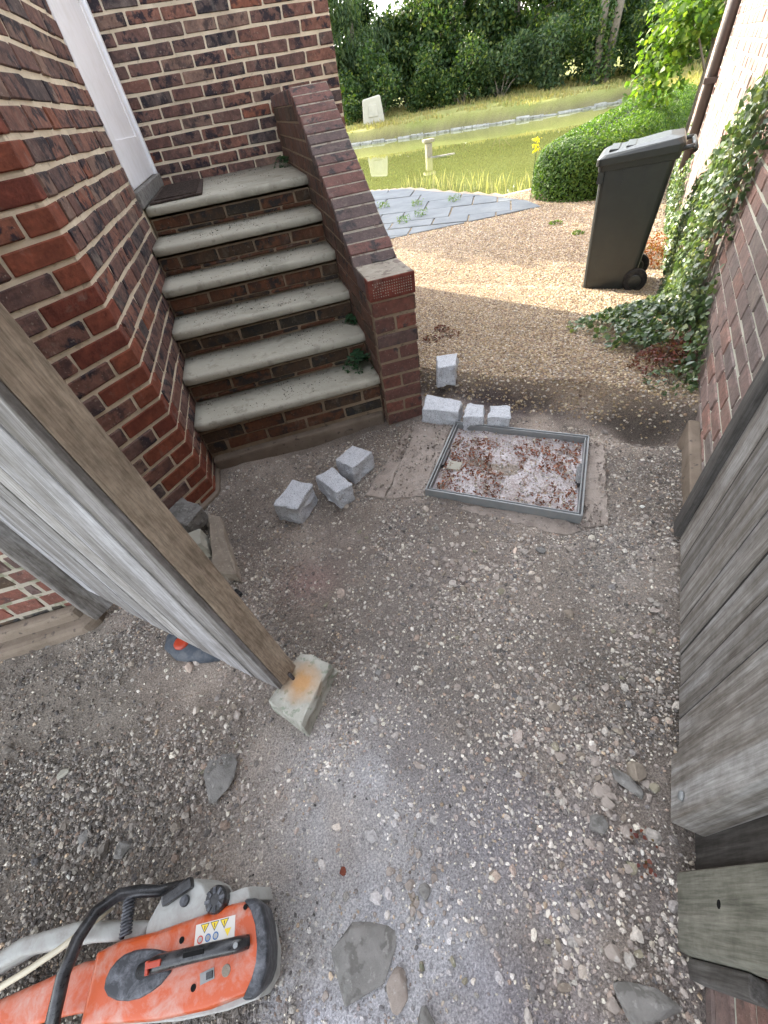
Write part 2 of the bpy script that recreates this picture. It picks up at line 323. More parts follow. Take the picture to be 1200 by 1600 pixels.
M['bark'] = stone_mat('bark', (.10, .085, .065), (.19, .165, .135), 10, .8)
M['core'] = plain('dark_twigs', (.015, .022, .01), .9, .1)
M['yellow'] = leaf_mat('yellow_flower', [(0, (.6, .5, .03)), (1, (.75, .62, .05))], .4)

# ------------------------------------------------------------------ terrain
POND = [(1.7, 13.3), (2.97, 12.75), (3.95, 11.8), (4.4, 10.3), (4.95, 8.9), (6.0, 9.0), (8.5, 11.3), (11.8, 14.6), (15, 18), (18.6, 21.9), (14.6, 22.3), (10.4, 24.6), (7.5, 26), (5.9, 27), (4.2, 28.2)]
def poly_sd(px, py, poly):
    """signed distance, negative inside"""
    px = np.asarray(px, float); py = np.asarray(py, float); d = np.full(px.shape, 1e9); ins = np.zeros(px.shape, bool)
    n = len(poly)
    for i in range(n):
        ax, ay = poly[i]; bx, by = poly[(i+1) % n]; ex, ey = bx-ax, by-ay
        t = np.clip(((px-ax)*ex + (py-ay)*ey)/(ex*ex+ey*ey), 0, 1)
        d = np.minimum(d, np.hypot(px-ax-t*ex, py-ay-t*ey))
        c = (ay > py) != (by > py)
        with np.errstate(divide='ignore', invalid='ignore'): xi = (bx-ax)*(py-ay)/((by-ay) if by != ay else 1e-9) + ax
        ins ^= c & (px < xi)
    return np.where(ins, -d, d)
WATER_Z = -.5
def ground_z(x, y, fine=True):
    x = np.asarray(x, float); y = np.asarray(y, float); s = to_s(x, y); q = to_q(x, y)
    edge = 2.10 + .10*(vnoise(q*2.2+5, q*0+1.3, 3)-.5)*2 + .05*(vnoise(q*8, q*0, 5)-.5)
    up = sstep(edge-.03, edge+.10, s)
    z = .115*up + np.interp(s, [2.2, 3.0, 4.8, 6.8, 60], [0, -.11, -.41, -.480, -.485])*(s > 2.2)
    dug = (1-up)
    z = z + dug*(.028*(fbm(x, y, 11, 3, 1.6)-.5)*2 + .012*(fbm(x, y, 23, 3, 7)-.5)*2)
    z = z - .085*np.exp(-((s-2.06)**2/.012 + (q-.33)**2/.04)) - .02*np.exp(-((s-2.0)**2/.01))*sstep(-.6, 0, q)
    z = z - .03*np.exp(-((x+.85)**2+(y-1.42)**2)/.05)
    # low ridge of spoil beside the right wall
    z = z + dug*.02*sstep(.25, .45, q)*sstep(.2, .9, s)
    if fine: z = z + (.004*(fbm(x, y, 31, 3, 28)-.5)*2)*(1-.5*up)
    # pond and far bank
    far = sstep(13.5, 17.5, .55*x + .835*y)
    d = poly_sd(x, y, POND)
    land = z*(1-far) + far*(.0 + .047*np.clip(d-.4, 0, 7.5) - .50*(1-sstep(.05, .42, d)) + .04*np.clip(d-12, 0, 60)*.4 + .10*(fbm(x, y, 41, 3, .8)-.5))
    basin = -.52 - .5*sstep(0, .5, -d)
    z = np.where(d > 0, land, basin) if far.ndim == 0 else np.where(d > 0.0, land, basin)
    return z
def ground_col(x, y):
    s = to_s(x, y); q = to_q(x, y); n = len(x)
    c = np.zeros((n, 3)); nz = (.5+1.5*(fbm(x, y, 51, 5, 3.0)-.5))[:, None]; nf = fbm(x, y, 61, 4, 30)[:, None]
    base = np.array([.335, .287, .246])*(0.72+.56*nz)*(.8+.4*nf)
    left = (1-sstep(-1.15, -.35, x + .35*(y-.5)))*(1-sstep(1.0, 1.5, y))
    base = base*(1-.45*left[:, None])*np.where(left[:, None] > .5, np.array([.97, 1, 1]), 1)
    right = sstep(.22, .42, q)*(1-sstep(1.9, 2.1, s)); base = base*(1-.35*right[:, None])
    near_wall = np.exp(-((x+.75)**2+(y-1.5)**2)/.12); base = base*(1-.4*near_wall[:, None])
    gz = sstep(.38, .58, fbm(x, y, 171, 4, 2.6))[:, None]; base = base*(1.28-.46*gz)  # soil darkened in pebbly zones, painting in the shade of the crevices
    def patch(px, py, rx, ry, col, amt, ang=0., nsc=6):
        nonlocal base
        ca, sa = math.cos(ang), math.sin(ang); dx, dy = x-px, y-py; u = (dx*ca+dy*sa)/rx; v = (-dx*sa+dy*ca)/ry
        w = np.exp(-(u*u+v*v))*sstep(.25, .6, fbm(x, y, int(abs(px*97+py*31))+70, 4, nsc))*amt; w = np.clip(w, 0, 1)[:, None]
        base = base*(1-w) + np.array(col)*w
    D = (.67, .67, .70)
    patch(-.22, .24, .20, .28, (.54, .53, .54), 1.0); patch(-.13, .30, .10, .10, D, .9); patch(-.30, -.04, .24, .14, D, 1.0, 0, 9); patch(-.32, -.12, .2, .08, (.60, .60, .66), 1.0, 0, 14); patch(-.02, -.10, .06, .22, (.60, .60, .66), 1.0, 0, 12); patch(-.15, .05, .26, .26, (.60, .59, .60), .9, .3, 4); patch(-.15, .02, .1, .12, (.50, .50, .53), .9, 0, 10); patch(.22, -.02, .10, .12, (.42, .42, .46), .8, 0, 10); patch(-.08, -.1, .12, .2, D, .95); patch(.10, .02, .12, .2, (.34, .34, .37), .7); patch(.05, .25, .2, .3, (.30, .28, .28), .7)
    patch(.28, .05, .2, .2, (.30, .28, .30), .55); patch(.10, -.22, .3, .12, (.3, .28, .31), .7)
    patch(-.207, 1.04, .12, .10, (.36, .25, .23), .9); patch(.38, .98, .14, .08, (.40, .34, .28), .8); patch(.35, .9, .3, .2, (.30, .26, .24), .5)
    patch(.15, .6, .35, .35, (.27, .245, .225), .6); patch(.95, .75, .16, .3, (.30, .28, .26), .6, -.6); patch(.1, 1.25, .5, .3, (.22, .19, .175), .5)
    patch(-.45, .1, .12, .1, (.33, .29, .22), .5); patch(1.0, 1.9, .5, .15, (.14, .115, .12), .8, -.7)
    base = base*(1-.55*np.exp(-((s-2.08)**2/.012 + (q-.28)**2/.10)))[:, None]*(1-.38*np.exp(-((s-2.13)**2/.004)))[:, None]; up = sstep(2.1, 2.28, s)[:, None]; drive = np.array([.31, .235, .165])*(.7+.6*nz)*(.75+.5*nf)  # soil colour darkened in the hollow as painted shade; darker along the dug edge too
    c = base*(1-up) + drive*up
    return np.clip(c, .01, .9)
t = NT('ground_soil')
at = t.n('ShaderNodeAttribute', attribute_name='col'); v = t.coord(rand=False, kind='Object')
n1 = t.noise(v, 210, 4, .75); n2 = t.noise(v, 75, 5, .7)
col = t.mix(.9, at.outputs['Color'], t.mix(1.0, at.outputs['Color'], t.ramp(n1, [(.3, (.4, .38, .36)), (.5, (1, 1, 1)), (.68, (1.8, 1.75, 1.7))]), 'MULTIPLY'))
t.bsdf(col, .95, .15, bump=t.math('ADD', n1, n2), bstr=1.0, bdist=.011); M['soil'] = t.m

def grid_mesh(x0, x1, y0, y1, step, hole=None):
    nx = int(round((x1-x0)/step))+1; ny = int(round((y1-y0)/step))+1
    X, Y = np.meshgrid(np.linspace(x0, x1, nx), np.linspace(y0, y1, ny)); X = X.ravel(); Y = Y.ravel()
    i = np.arange(nx-1); j = np.arange(ny-1); I, J = np.meshgrid(i, j); a = (J*nx+I).ravel()
    F = np.stack([a, a+1, a+nx+1, a+nx], 1)
    if hole:
        cx_ = X[F].mean(1); cy_ = Y[F].mean(1); k = ~((cx_ > hole[0]) & (cx_ < hole[1]) & (cy_ > hole[2]) & (cy_ < hole[3])); F = F[k]
    return X, Y, F
NEAR = (-2.7, 3.3, -1.5, 3.9)
X, Y, F = grid_mesh(*NEAR, .0125); Z = ground_z(X, Y)
b = np.minimum.reduce([X-NEAR[0], NEAR[1]-X, Y-NEAR[2], NEAR[3]-Y]); Z = np.where(b < .02, ground_z(X, Y, False), Z)
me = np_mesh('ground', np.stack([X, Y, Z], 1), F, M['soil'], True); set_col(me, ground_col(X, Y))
tag(link('ground', me), kind='structure')
# mid and far ground
M['farground'] = None
t = NT('far_ground'); at = t.n('ShaderNodeAttribute', attribute_name='col'); v = t.coord(rand=False)
n1 = t.noise(v, 30, 5, .7); col = t.mix(.6, at.outputs['Color'], t.mix(1.0, at.outputs['Color'], t.ramp(n1, [(.3, (.5, .5, .5)), (.5, (1, 1, 1)), (.7, (1.5, 1.5, 1.5))]), 'MULTIPLY'))
t.bsdf(col, .95, .1, bump=n1, bstr=.6, bdist=.03); M['farground'] = t.m
def far_col(x, y):
    s = to_s(x, y); d = poly_sd(x, y, POND); far = sstep(13.5, 17.5, .55*x+.835*y)[:, None]
    nz = fbm(x, y, 77, 4, 1.2)[:, None]; nz2 = fbm(x, y, 78, 4, .5)[:, None]
    drive = np.array([.36, .28, .21])*(.75+.5*nz)
    grass = np.array([.30, .26, .11])*(1-nz2) + np.array([.12, .17, .035])*nz2
    grass = grass*(.8+.4*nz)
    bank = np.array([.15, .13, .085])*(.4+.9*nz)
    wb = (1-sstep(.15, .34, d))[:, None]*.8
    fc = grass*(1-wb) + bank*wb
    c = drive*(1-far) + fc*far
    under = (d < .02)[:, None]; return np.where(under, np.array([.16, .17, .05]), c)
X, Y, F = grid_mesh(-2.7, 33.3, -1.5, 48.9, .15, hole=NEAR); Z = ground_z(X, Y, False)
me = np_mesh('ground_beyond', np.stack([X, Y, Z], 1), F, M['farground'], True); set_col(me, far_col(X, Y)); tag(link('ground_beyond', me), kind='structure')
X, Y, F = grid_mesh(-302.7, 297.3, -301.5, 298.5, 3.0, hole=(-2.7, 33.3, -1.5, 48.9))
D0 = np.hypot(X-10, Y-25); Z = np.where((X > -3) & (X < 34) & (Y > -2) & (Y < 49), ground_z(X, Y, False), ground_z(X, Y, False))
Z = np.where(poly_sd(X, Y, POND) < 0, -.05, Z)
me = np_mesh('terrain', np.stack([X, Y, Z], 1), F, M['farground'], True); set_col(me, np.tile(np.array([.14, .15, .05]), (len(X), 1))); tag(link('terrain', me), kind='structure')
# water
t = NT('pond_water'); v = t.coord(rand=False, kind='Object'); n1 = t.noise(v, 1.4, 3, .5); n2 = t.noise(v, .35, 3, .6)
col = t.ramp(n2, [(.3, (.14, .155, .045)), (.7, (.17, .185, .06))]); t.bsdf(col, .015, 1.0, bump=n1, bstr=.02, bdist=.01); M['water'] = t.m
mb = MB(); mb.add([(-8, 8.5, WATER_Z), (19.5, 8.5, WATER_Z), (19.5, 30, WATER_Z), (-8, 30, WATER_Z)], [(0, 1, 2, 3)])
tag(mb.build('pond_water', M['water'], fix=False), kind='structure')

# ------------------------------------------------------------------ brickwork
BR_T = {}
def brick_mesh(L, h, depth, mat, variant):
    key = (round(L, 3), round(h, 4), round(depth, 3), mat, variant)
    if key in BR_T: return BR_T[key]
    rnd = random.Random(hash((round(L*1000), variant, len(mat))) & 0xffff)
    mb = MB(); mb.box(-L/2, L/2, 0, depth, -h/2, h/2); me = mb.mesh('brick', M[mat], bevel=.0045, seg=1)
    for v in me.vertices:
        v.co.x += rnd.uniform(-.0032, .0032); v.co.z += rnd.uniform(-.0030, .0030)
        if v.co.y < .02: v.co.y += rnd.uniform(-.0016, .0016)
    BR_T[key] = me; return me
class Wall:
    """a facing: bricks go out as parts of `parent`; those out of the frame or past the limit are joined into one stuff part"""
    def __init__(s, parent, O, T, z0=0.04, pitch=.075, bh=.0600, depth=.05, limit=300):
        s.p = parent; s.O = np.array(O, float); s.T = np.array(T, float); s.nn = np.array([T[1], -T[0]]); s.z0 = z0; s.pitch = pitch; s.bh = bh; s.depth = depth
        s.items = []; s.rot = math.atan2(T[1], T[0]); s.limit = limit
    def brick(s, u0, u1, zc, h, mat): s.items.append((u0, u1, zc, h, mat))
    def row(s, j, lens, mats, u0, total=None, joint=.010):
        k = 1.0
        if total: k = (total - joint*len(lens))/sum(lens)
        u = u0; zc = s.z0 + s.pitch*j + s.pitch/2
        for L, m in zip(lens, mats):
            if m: s.brick(u+joint/2+.0012, u+joint/2+L*k-.0012, zc, s.bh, m)
            u += L*k + joint
    def fill(s, j, u0, u1, mat, phase=0, pattern=('s', 's', 'h'), keep=None):
        zc = s.z0 + s.pitch*j + s.pitch/2; u = u0; i = phase
        first = True
        while u < u1 - .02:
            L = .215 if pattern[i % len(pattern)] == 's' else .1025
            if first and phase % 2: L = .1025 if L > .2 else .06
            first = False
            e = min(u+L+.01, u1)
            if u1 - e < .045: e = u1
            if keep is None or keep(u, e, zc): s.brick(u+.0062, e-.0062, zc, s.bh, mat)
            u = e; i += 1
def flush_walls(walls, parent, limit=300, side_mesh=None):
    cand = []
    for w in walls:
        for it in w.items:
            u0, u1, zc, h, mat = it; c = w.O + w.T*(u0+u1)/2; P = [(w.O+w.T*u0).tolist()+[zc-h/2], (w.O+w.T*u1).tolist()+[zc+h/2]]
            p = proj(P); vis = in_frame([(c[0], c[1], zc)]+P, 10); area = abs((p[0, 0]-p[1, 0])*(p[0, 1]-p[1, 1])) if vis else 0
            toc = np.array([-c[0], -c[1]]); 
            if toc @ w.nn < 0: area = 0; vis = False
            cand.append((area, vis, w, it, c))
    cand.sort(key=lambda t: -t[0]); n = 0; rest = {}
    for area, vis, w, (u0, u1, zc, h, mat), c in cand:
        L = u1-u0; dz = random.uniform(-.0012, .0012); proud = random.uniform(-.0022, .0022)
        loc = (c[0]+w.nn[0]*proud, c[1]+w.nn[1]*proud, zc+dz); rot = w.rot+random.uniform(-.006, .006)
        if vis and n < limit:
            q = .215 if L > .2 else (.1025 if .09 < L < .112 else L)
            me = brick_mesh(q, h, w.depth, mat, random.randrange(5)); n += 1
            link('brick', me, parent, loc, (random.uniform(-.006, .006), random.uniform(-.008, .008), rot), (L/q, 1, 1))
        else: rest.setdefault(mat, []).append((loc, rot, L, h, w.depth))
    if rest:
        mb = MB(); mats = []
        for mi, (mat, lst) in enumerate(rest.items()):
            mats.append(M[mat])
            for loc, rot, L, h, dp in lst: mb.box(-L/2, L/2, 0, dp, -h/2, h/2, mi, Matrix.Rotation(rot, 3, 'Z'), loc)
        o = mb.build('brickwork', mats, parent); o['kind'] = 'stuff'

KX, KY = -.583, 1.785; C2 = (-1.091, 1.22); FL = .76; DOOR0, DOOR1 = 3.23, 4.49
NOSE = [1.99, 2.215, 2.465, 2.705, 2.965, 3.28]; TT = [.285 + .1505*k for k in range(6)]     # tread nose y and tread top z
TT[5] = 1.036
def stair_z(y):
    z = 0
    for ny, tz in zip(NOSE, TT):
        if y > ny: z = tz
    return z
house = thing('brick_house', (KX, KY, 0), 'brick house with a chamfered corner of bright red quoins beside the white door', 'house')
t = NT('upper_brickwork'); v = t.coord(rand=False); bt = t.n('ShaderNodeTexBrick'); bt.inputs['Color1'].default_value = (.17, .08, .06, 1); bt.inputs['Color2'].default_value = (.11, .06, .055, 1); bt.inputs['Mortar'].default_value = (.45, .4, .3, 1)
bt.inputs['Scale'].default_value = 1; bt.inputs['Brick Width'].default_value = .225; bt.inputs['Row Height'].default_value = .075; bt.inputs['Mortar Size'].default_value = .005
mp = t.n('ShaderNodeMapping'); mp.inputs['Rotation'].default_value = (math.pi/2, 0, 0); t.l(v, mp.inputs[0]); t.l(mp.outputs[0], bt.inputs[0]); t.bsdf(bt.outputs[0], .9, .2); M['upper'] = t.m
g = .006; BRTOP = 2.9
plan = [(-6, 1.22+g), (C2[0]-g*.5, 1.22+g), (KX-g, KY+g*.4), (KX-g, DOOR0), (-1.0, DOOR0), (-1.0, DOOR1+.01), (-6, DOOR1+.01)]
mb = MB().prism(plan, -.2, BRTOP).box(-1.0, KX-g, DOOR0, DOOR1+.01, -.2, 1.03); mb.build('wall', M['mortar'], house)
mb = MB().prism([(-6, 1.22), (C2[0], 1.22), (KX, KY), (KX, 4.499), (-6, 4.499)], BRTOP, 6.0); mb.build('wall', M['upper'], house)
wS = Wall(house, (KX, KY), (0, 1)); wF = Wall(house, C2, tuple(AV)); wG = Wall(house, (C2[0]-1.8, 1.22), (1, 0))
def quoin(parent, C, t1, n1, t2, n2, l1, l2, zc, h, mat='red', dep=.05):
    """squint brick: l1 back along -t1 and l2 forward along t2"""
    C = Vector((*C, 0)); t1 = Vector((*t1, 0)); t2 = Vector((*t2, 0)); n1 = Vector((*n1, 0)); n2 = Vector((*n2, 0))
    inn = -(n1+n2).normalized()*dep*1.07
    P = [C - t1*l1, C.copy(), C + t2*l2, C + t2*l2 - n2*dep, C + inn, C - t1*l1 - n1*dep]
    mb = MB().prism([(p.x-C.x, p.y-C.y) for p in P], -h/2, h/2); me = mb.mesh('brick', M[mat], bevel=.003, seg=1)
    for v in me.vertices: v.co.x += random.uniform(-.0009, .0009); v.co.y += random.uniform(-.0009, .0009); v.co.z += random.uniform(-.0012, .0012)
    link('brick', me, parent, (C.x, C.y, zc))
nS = (1, 0); nG = (0, -1)
for j in range(-1, 38):
    zc = .04 + .075*j + .0375; even = (j % 2 == 0)
    lk, sk = (.208, .055) if even else (.100, .115)
    lg, gk = (.055, .06) if even else (.100, .10)
    if zc > -.1:
        if j <= 22:
            quoin(house, (KX, KY), tuple(AV), tuple(NV), (0, 1), nS, lk, sk, zc, .0600)
            quoin(house, C2, (1, 0), nG, tuple(AV), tuple(NV), gk, lg, zc, .0600, 'pier' if j < 7 else 'stock')
    # chamfer face between the two quoins
    a0 = lg+.01; a1 = FL-lk-.01
    if j > 22: a0, a1 = 0, FL
    if even: wF.row(j, [.215, .215] if j % 4 == 0 else [.1025, .215, .1025], ['stock']*3, a0-.005, a1-a0+.01)
    else: wF.row(j, [.1025, .215, .215], ['stock']*3, a0-.005, a1-a0+.01)
    u0 = sk+.005 if j <= 22 else 0
    wS.fill(j, u0, DOOR0-KY, 'stock', phase=j*2 % 3 if even else (j+1) % 3, keep=lambda u, e, z: z > stair_z(KY+u-.06)-.09)
    wG.fill(j, 0, 1.8-gk-.005, 'stock' if j > 8 else ('pier' if j % 3 else 'riser'), phase=j % 3)
flush_walls([wF, wS, wG], house, 300-48)
MB().box(-3, C2[0]-.004, 1.2225, 1.30, -.1, .62).build('dirty_pointing', M['mortar_dark2'], house)
# plinth under the house
MB().prism([(-3, 1.10), (C2[0]+.0, 1.125), (C2[0]+.045, 1.16), (C2[0]+.05, 1.225), (-3, 1.235)], -.15, .048).build('plinth', M['plinth'], house, bevel=.02)
MB().prism([(-3, 1.16), (C2[0]-.02, 1.175), (C2[0]-.0, 1.218), (-3, 1.219)], .03, .098).build('plinth', M['plinth'], house, bevel=.015)
MB().prism([(C2[0]+.03, 1.20), (KX+.012, KY-.03), (KX+.022, KY+.01), (KX+.022, 2.03), (KX-.003, 2.03), (KX-.003, KY), (C2[0], 1.225)], -.15, .018).build('plinth', M['plinth'], house, bevel=.008)

# back wing
wing = thing('brick_house_wing', (.98, 4.5, 0), 'dark purple brick wall with cream joints rising behind the stone steps', 'house')
MB().box(-6, .98-g, 4.5+g, 6.6, -.7, BRTOP+.3).build('wall', M['mortar'], wing)
MB().box(-6, .98, 4.5, 6.6, BRTOP+.3, 6.0).build('wall', M['upper'], wing)
wB = Wall(wing, (-.62, 4.5), (1, 0)); wR = Wall(wing, (.98, 4.5), (0, 1))
for j in range(-8, 42):
    ph = j % 2
    wB.row(j, [.215]*7 if not ph else [.1025]+[.215]*6+[.1025], ['stock']*8, 0.0, 1.60) if j >= -8 else None
    wR.row(j, [.1025]+[.215]*9 if not ph else [.215]*9+[.1025], ['stock']*10, 0.012, 2.08)
wB.items = [it for it in wB.items if not (it[0] < 1.03 and it[2] < .98)]
flush_walls([wB, wR], wing, 290)

# door
door = thing('white_door', (KX, DOOR0, 1.15), 'white door in a white frame at the head of the stone steps', 'door')
mb = MB(); mb.box(KX-.06, KX+.004, DOOR0+.002, DOOR0+.075, 1.165, 3.15); mb.box(KX-.06, KX+.004, DOOR1-.07, DOOR1-.012, 1.10, 3.15); mb.box(KX-.06, KX+.004, DOOR0+.075, DOOR1-.07, 3.08, 3.15)
mb.box(KX-.055, KX-.012, DOOR0+.085, DOOR0+.12, 1.14, 3.08); mb.build('door_frame', M['white'], door, bevel=.004)
mb = MB(); y0, y1 = DOOR0+.125, DOOR1-.075; mb.box(KX-.05, KX-.022, y0, y1, 1.12, 3.07); mb.box(KX-.03, KX-.016, y0, y0+.11, 1.125, 3.06); mb.box(KX-.03, KX-.016, y1-.11, y1, 1.125, 3.06)
mb.box(KX-.03, KX-.016, y0+.11, y1-.11, 1.125, 1.34); mb.box(KX-.03, KX-.016, y0+.11, y1-.11, 1.95, 2.07); mb.build('door_leaf', M['white'], door, bevel=.003)
MB().box(KX-.2, KX+.015, DOOR0+.0, DOOR1-.002, 1.04, 1.118).build('threshold', M['slate'], door, bevel=.008)

# ------------------------------------------------------------------ steps
steps = thing('stone_steps', (-.08, 2.6, 0), 'flight of worn pale stone steps with rounded edges up to the white door', 'steps')
XR = .42
def tread_mesh(k):
    y0 = NOSE[k]; y1 = (NOSE[k+1]+.04) if k < 5 else 4.497; zt = TT[k]; th = .046; r = th/2
    prof = [(y1, zt-th), (y1, zt-th+.004), (y1, zt-.004), (y1, zt), (y0+.07, zt), (y0+.035, zt), (y0+.024, zt)]
    for i in range(7):
        an = math.pi/2 + math.pi*i/6; prof.append((y0 + .018 + .018*math.copysign(abs(math.cos(an))**.8, math.cos(an)), zt - r + r*math.copysign(abs(math.sin(an))**.75, math.sin(an))))
    prof += [(y0+.024, zt-th), (y0+.05, zt-th)]
    xs = np.linspace(KX+.004, XR+(.012 if k < 5 else .008), 22); mb = MB(); n = len(prof); v = []; f = []
    for i, x in enumerate(xs):
        e = min(i, len(xs)-1-i); wear = .006*math.sin(math.pi*i/(len(xs)-1))
        for (py, pz) in prof:
            nz = mnoise.noise(Vector((x*9, py*9+k*5, pz*9)))*.0022
            front = 1 if py < y0+.06 else 0
            inset = .008 if (e == 0 and front) else 0
            v.append((x, py + (nz+inset)*front, pz + nz*.5 - (wear*.6 if pz > zt-.01 else 0)))
    for i in range(len(xs)-1):
        for m in range(n): f.append((i*n+m, i*n+(m+1) % n, (i+1)*n+(m+1) % n, (i+1)*n+m))
    f += [tuple(range(n-1, -1, -1)), tuple((len(xs)-1)*n+m for m in range(n))]
    mb.add(v, f); return mb
for k in range(6):
    o = tread_mesh(k).build('tread', M['tread'], steps, smooth=True)
core = []
pts = [(2.03, -.2)]
for k in range(6):
    pts.append((NOSE[k]+.034, TT[k]-.060)); 
    if k < 5: pts.append((NOSE[k+1]+.034, TT[k]-.060))
pts += [(4.49, TT[5]-.06), (4.49, -.2)]; pts[0] = (NOSE[0]+.034, -.2)
MB().extrude(pts, 0, KX+.002, XR-.001).build('step_core', M['mortar_dark'], steps)
wst = []
for k in range(6):
    w = Wall(steps, (KX, NOSE[k]+.027), (1, 0), depth=.03); wst.append(w)
    zt = TT[k]-.062; zb = TT[k-1]+.002 if k else .075
    if k == 0:
        for r_ in range(2):
            zc = zt - .038 - r_*.070; u = .004 + (.11 if r_ else .0)
            if r_: w.brick(.006, .10, zc, .058, 'riser')
            while u < 1.0-.03:
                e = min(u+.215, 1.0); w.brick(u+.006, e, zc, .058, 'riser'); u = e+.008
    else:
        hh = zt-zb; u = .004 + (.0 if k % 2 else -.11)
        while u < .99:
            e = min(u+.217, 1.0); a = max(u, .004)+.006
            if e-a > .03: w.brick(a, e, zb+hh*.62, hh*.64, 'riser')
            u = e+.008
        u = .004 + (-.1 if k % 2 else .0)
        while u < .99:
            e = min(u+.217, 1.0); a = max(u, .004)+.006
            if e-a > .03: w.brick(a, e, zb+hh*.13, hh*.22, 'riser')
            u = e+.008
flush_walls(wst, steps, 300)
MB().prism([(KX+.01, NOSE[0]-.02), (XR-.01, NOSE[0]-.005), (XR-.01, NOSE[0]+.04), (KX+.01, NOSE[0]+.04)], -.15, .066).build('plinth', M['plinth'], steps, bevel=.012)

# doormat
mat_t = thing('doormat', (-.4, 3.8, TT[5]), 'brown rubber doormat lying on the top step by the white door', 'doormat')
mb = MB().prism([(-.555, 3.37), (-.235, 3.41), (-.25, 4.27), (-.57, 4.27)], TT[5]+.000, TT[5]+.012); mb.build('mat_base', M['mat'], mat_t, bevel=.004)
mb = MB()
for i in range(26): y = 3.42 + i*.032; mb.box(-.53, -.27, y, y+.014, TT[5]+.011, TT[5]+.020)
mb.build('ribs', M['mat'], mat_t)

# ------------------------------------------------------------------ parapet beside the steps
par = thing('stair_parapet', (.53, 1.95, 0), 'sloping brick parapet with brick-on-edge coping and a square front pier', 'parapet wall')
PX0, PX1, PY0 = .42, .635, 1.94
SLP = (1.416-.766)/(3.245-2.175); 
def top_z(y): return .715 if y < 2.175 else min(.766-.02+SLP*(y-2.175)-.0, 1.396)
corep = [(PY0+.006, -.2), (PY0+.006, .70), (2.175, .70), (2.19, .735), (3.25, 1.385), (4.493, 1.385), (4.493, -.5), (2.5, -.5)]
MB().extrude(corep, 0, PX0+.006, PX1-.006).build('core', M['mortar_dark'], par)
wP = Wall(par, (PX0, PY0), (1, 0), z0=-.075, depth=.045)
for j in range(10):
    if j % 2 == 1 or j in (9,): wP.row(j, [.2075], ['pier'], 0, .2165)
    else: wP.row(j, [.1025, .1025], ['pier']*2, 0, .2165)
flush_walls([wP], par, 100)
# red brick on edge at the front of the pier, with its dotted face
mb = MB().box(PX0-.004, PX1+.003, PY0-.006, PY0+.06, .680, .770); top = mb.build('brick', M['pierred'], par, bevel=.005); top['label'] = 'dark red dotted brick on edge at the top of the pier'
mb = MB()
for i in range(17):
    for j in range(6):
        if random.random() < .9: mb.disc((PX0+.018+i*.0112, PY0-.0058, .697+j*.0112), .0026, .0022, 6, axis=Vector((0, -1, 0)))
dots = mb.build('dots', M['mortar_cope'], par)
MB().box(PX0-.002, PX1+.001, PY0+.062, 2.185, .690, .763).build('brick', M['cope'], par, bevel=.006)
MB().box(PX0+.0, PX1-.002, PY0-.001, 2.19, .7635, .7715).build('mortar_cap', M['mortar_cope'], par, bevel=.003)
# side facing with bricks cut to the slope
def clip(poly, a, b, c):
    """keep a*y+b*z<=c"""
    out = []
    for i in range(len(poly)):
        p, q_ = poly[i], poly[(i+1) % len(poly)]; dp = a*p[0]+b*p[1]-c; dq = a*q_[0]+b*q_[1]-c
        if dp <= 0: out.append(p)
        if (dp < 0) != (dq < 0) and abs(dp-dq) > 1e-9: t_ = dp/(dp-dq); out.append((p[0]+t_*(q_[0]-p[0]), p[1]+t_*(q_[1]-p[1])))
    return out
nl = math.hypot(SLP, 1)
for sd in (0, 1):
    rest = MB()
    for j in range(-1, 19):
        z0 = -.075+.075*j+.006; z1 = z0+.0635; y = PY0+(.058 if j % 2 else .112); y = PY0 + (.05 if j % 2 == 0 else .0)
        if sd == 0 and j % 2 == 1: y = PY0+.0465
        while y < 4.48:
            L = .215; e = min(y+L, 4.49)
            poly = [(y+.005, z0), (e-.005, z0), (e-.005, z1), (y+.005, z1)]
            if y < 2.17: poly = clip(poly, 0, 1, .682 if e < 2.2 else 2)
            cy_ = (y+e)/2
            if len(poly) > 2: poly = clip(poly, -SLP/nl, 1/nl, (.700-SLP*2.175+.030)/nl) if e > 2.175 else poly
            if len(poly) > 2: poly = clip(poly, 0, 1, 1.38)
            vis = sd == 0 and len(poly) > 2 and z1 > stair_z(y-.03)-.02
            if len(poly) > 2:
                ar = abs(sum(poly[i][0]*poly[(i+1) % len(poly)][1]-poly[(i+1) % len(poly)][0]*poly[i][1] for i in range(len(poly))))/2
                if ar > .0004:
                    x0, x1 = ((PX0-.0+random.uniform(-.002, .002)), PX0+.04) if sd == 0 else (PX1-.04, PX1+random.uniform(-.002, .002))
                    if vis:
                        MB().extrude(poly, 0, x0, x1).build('brick', M['side'], par, bevel=.003, seg=1)
                    elif sd == 1: rest.extrude(poly, 0, x0, x1)
            y = e
    if sd == 1:
        o = rest.build('brickwork', M['side'], par); o['kind'] = 'stuff'
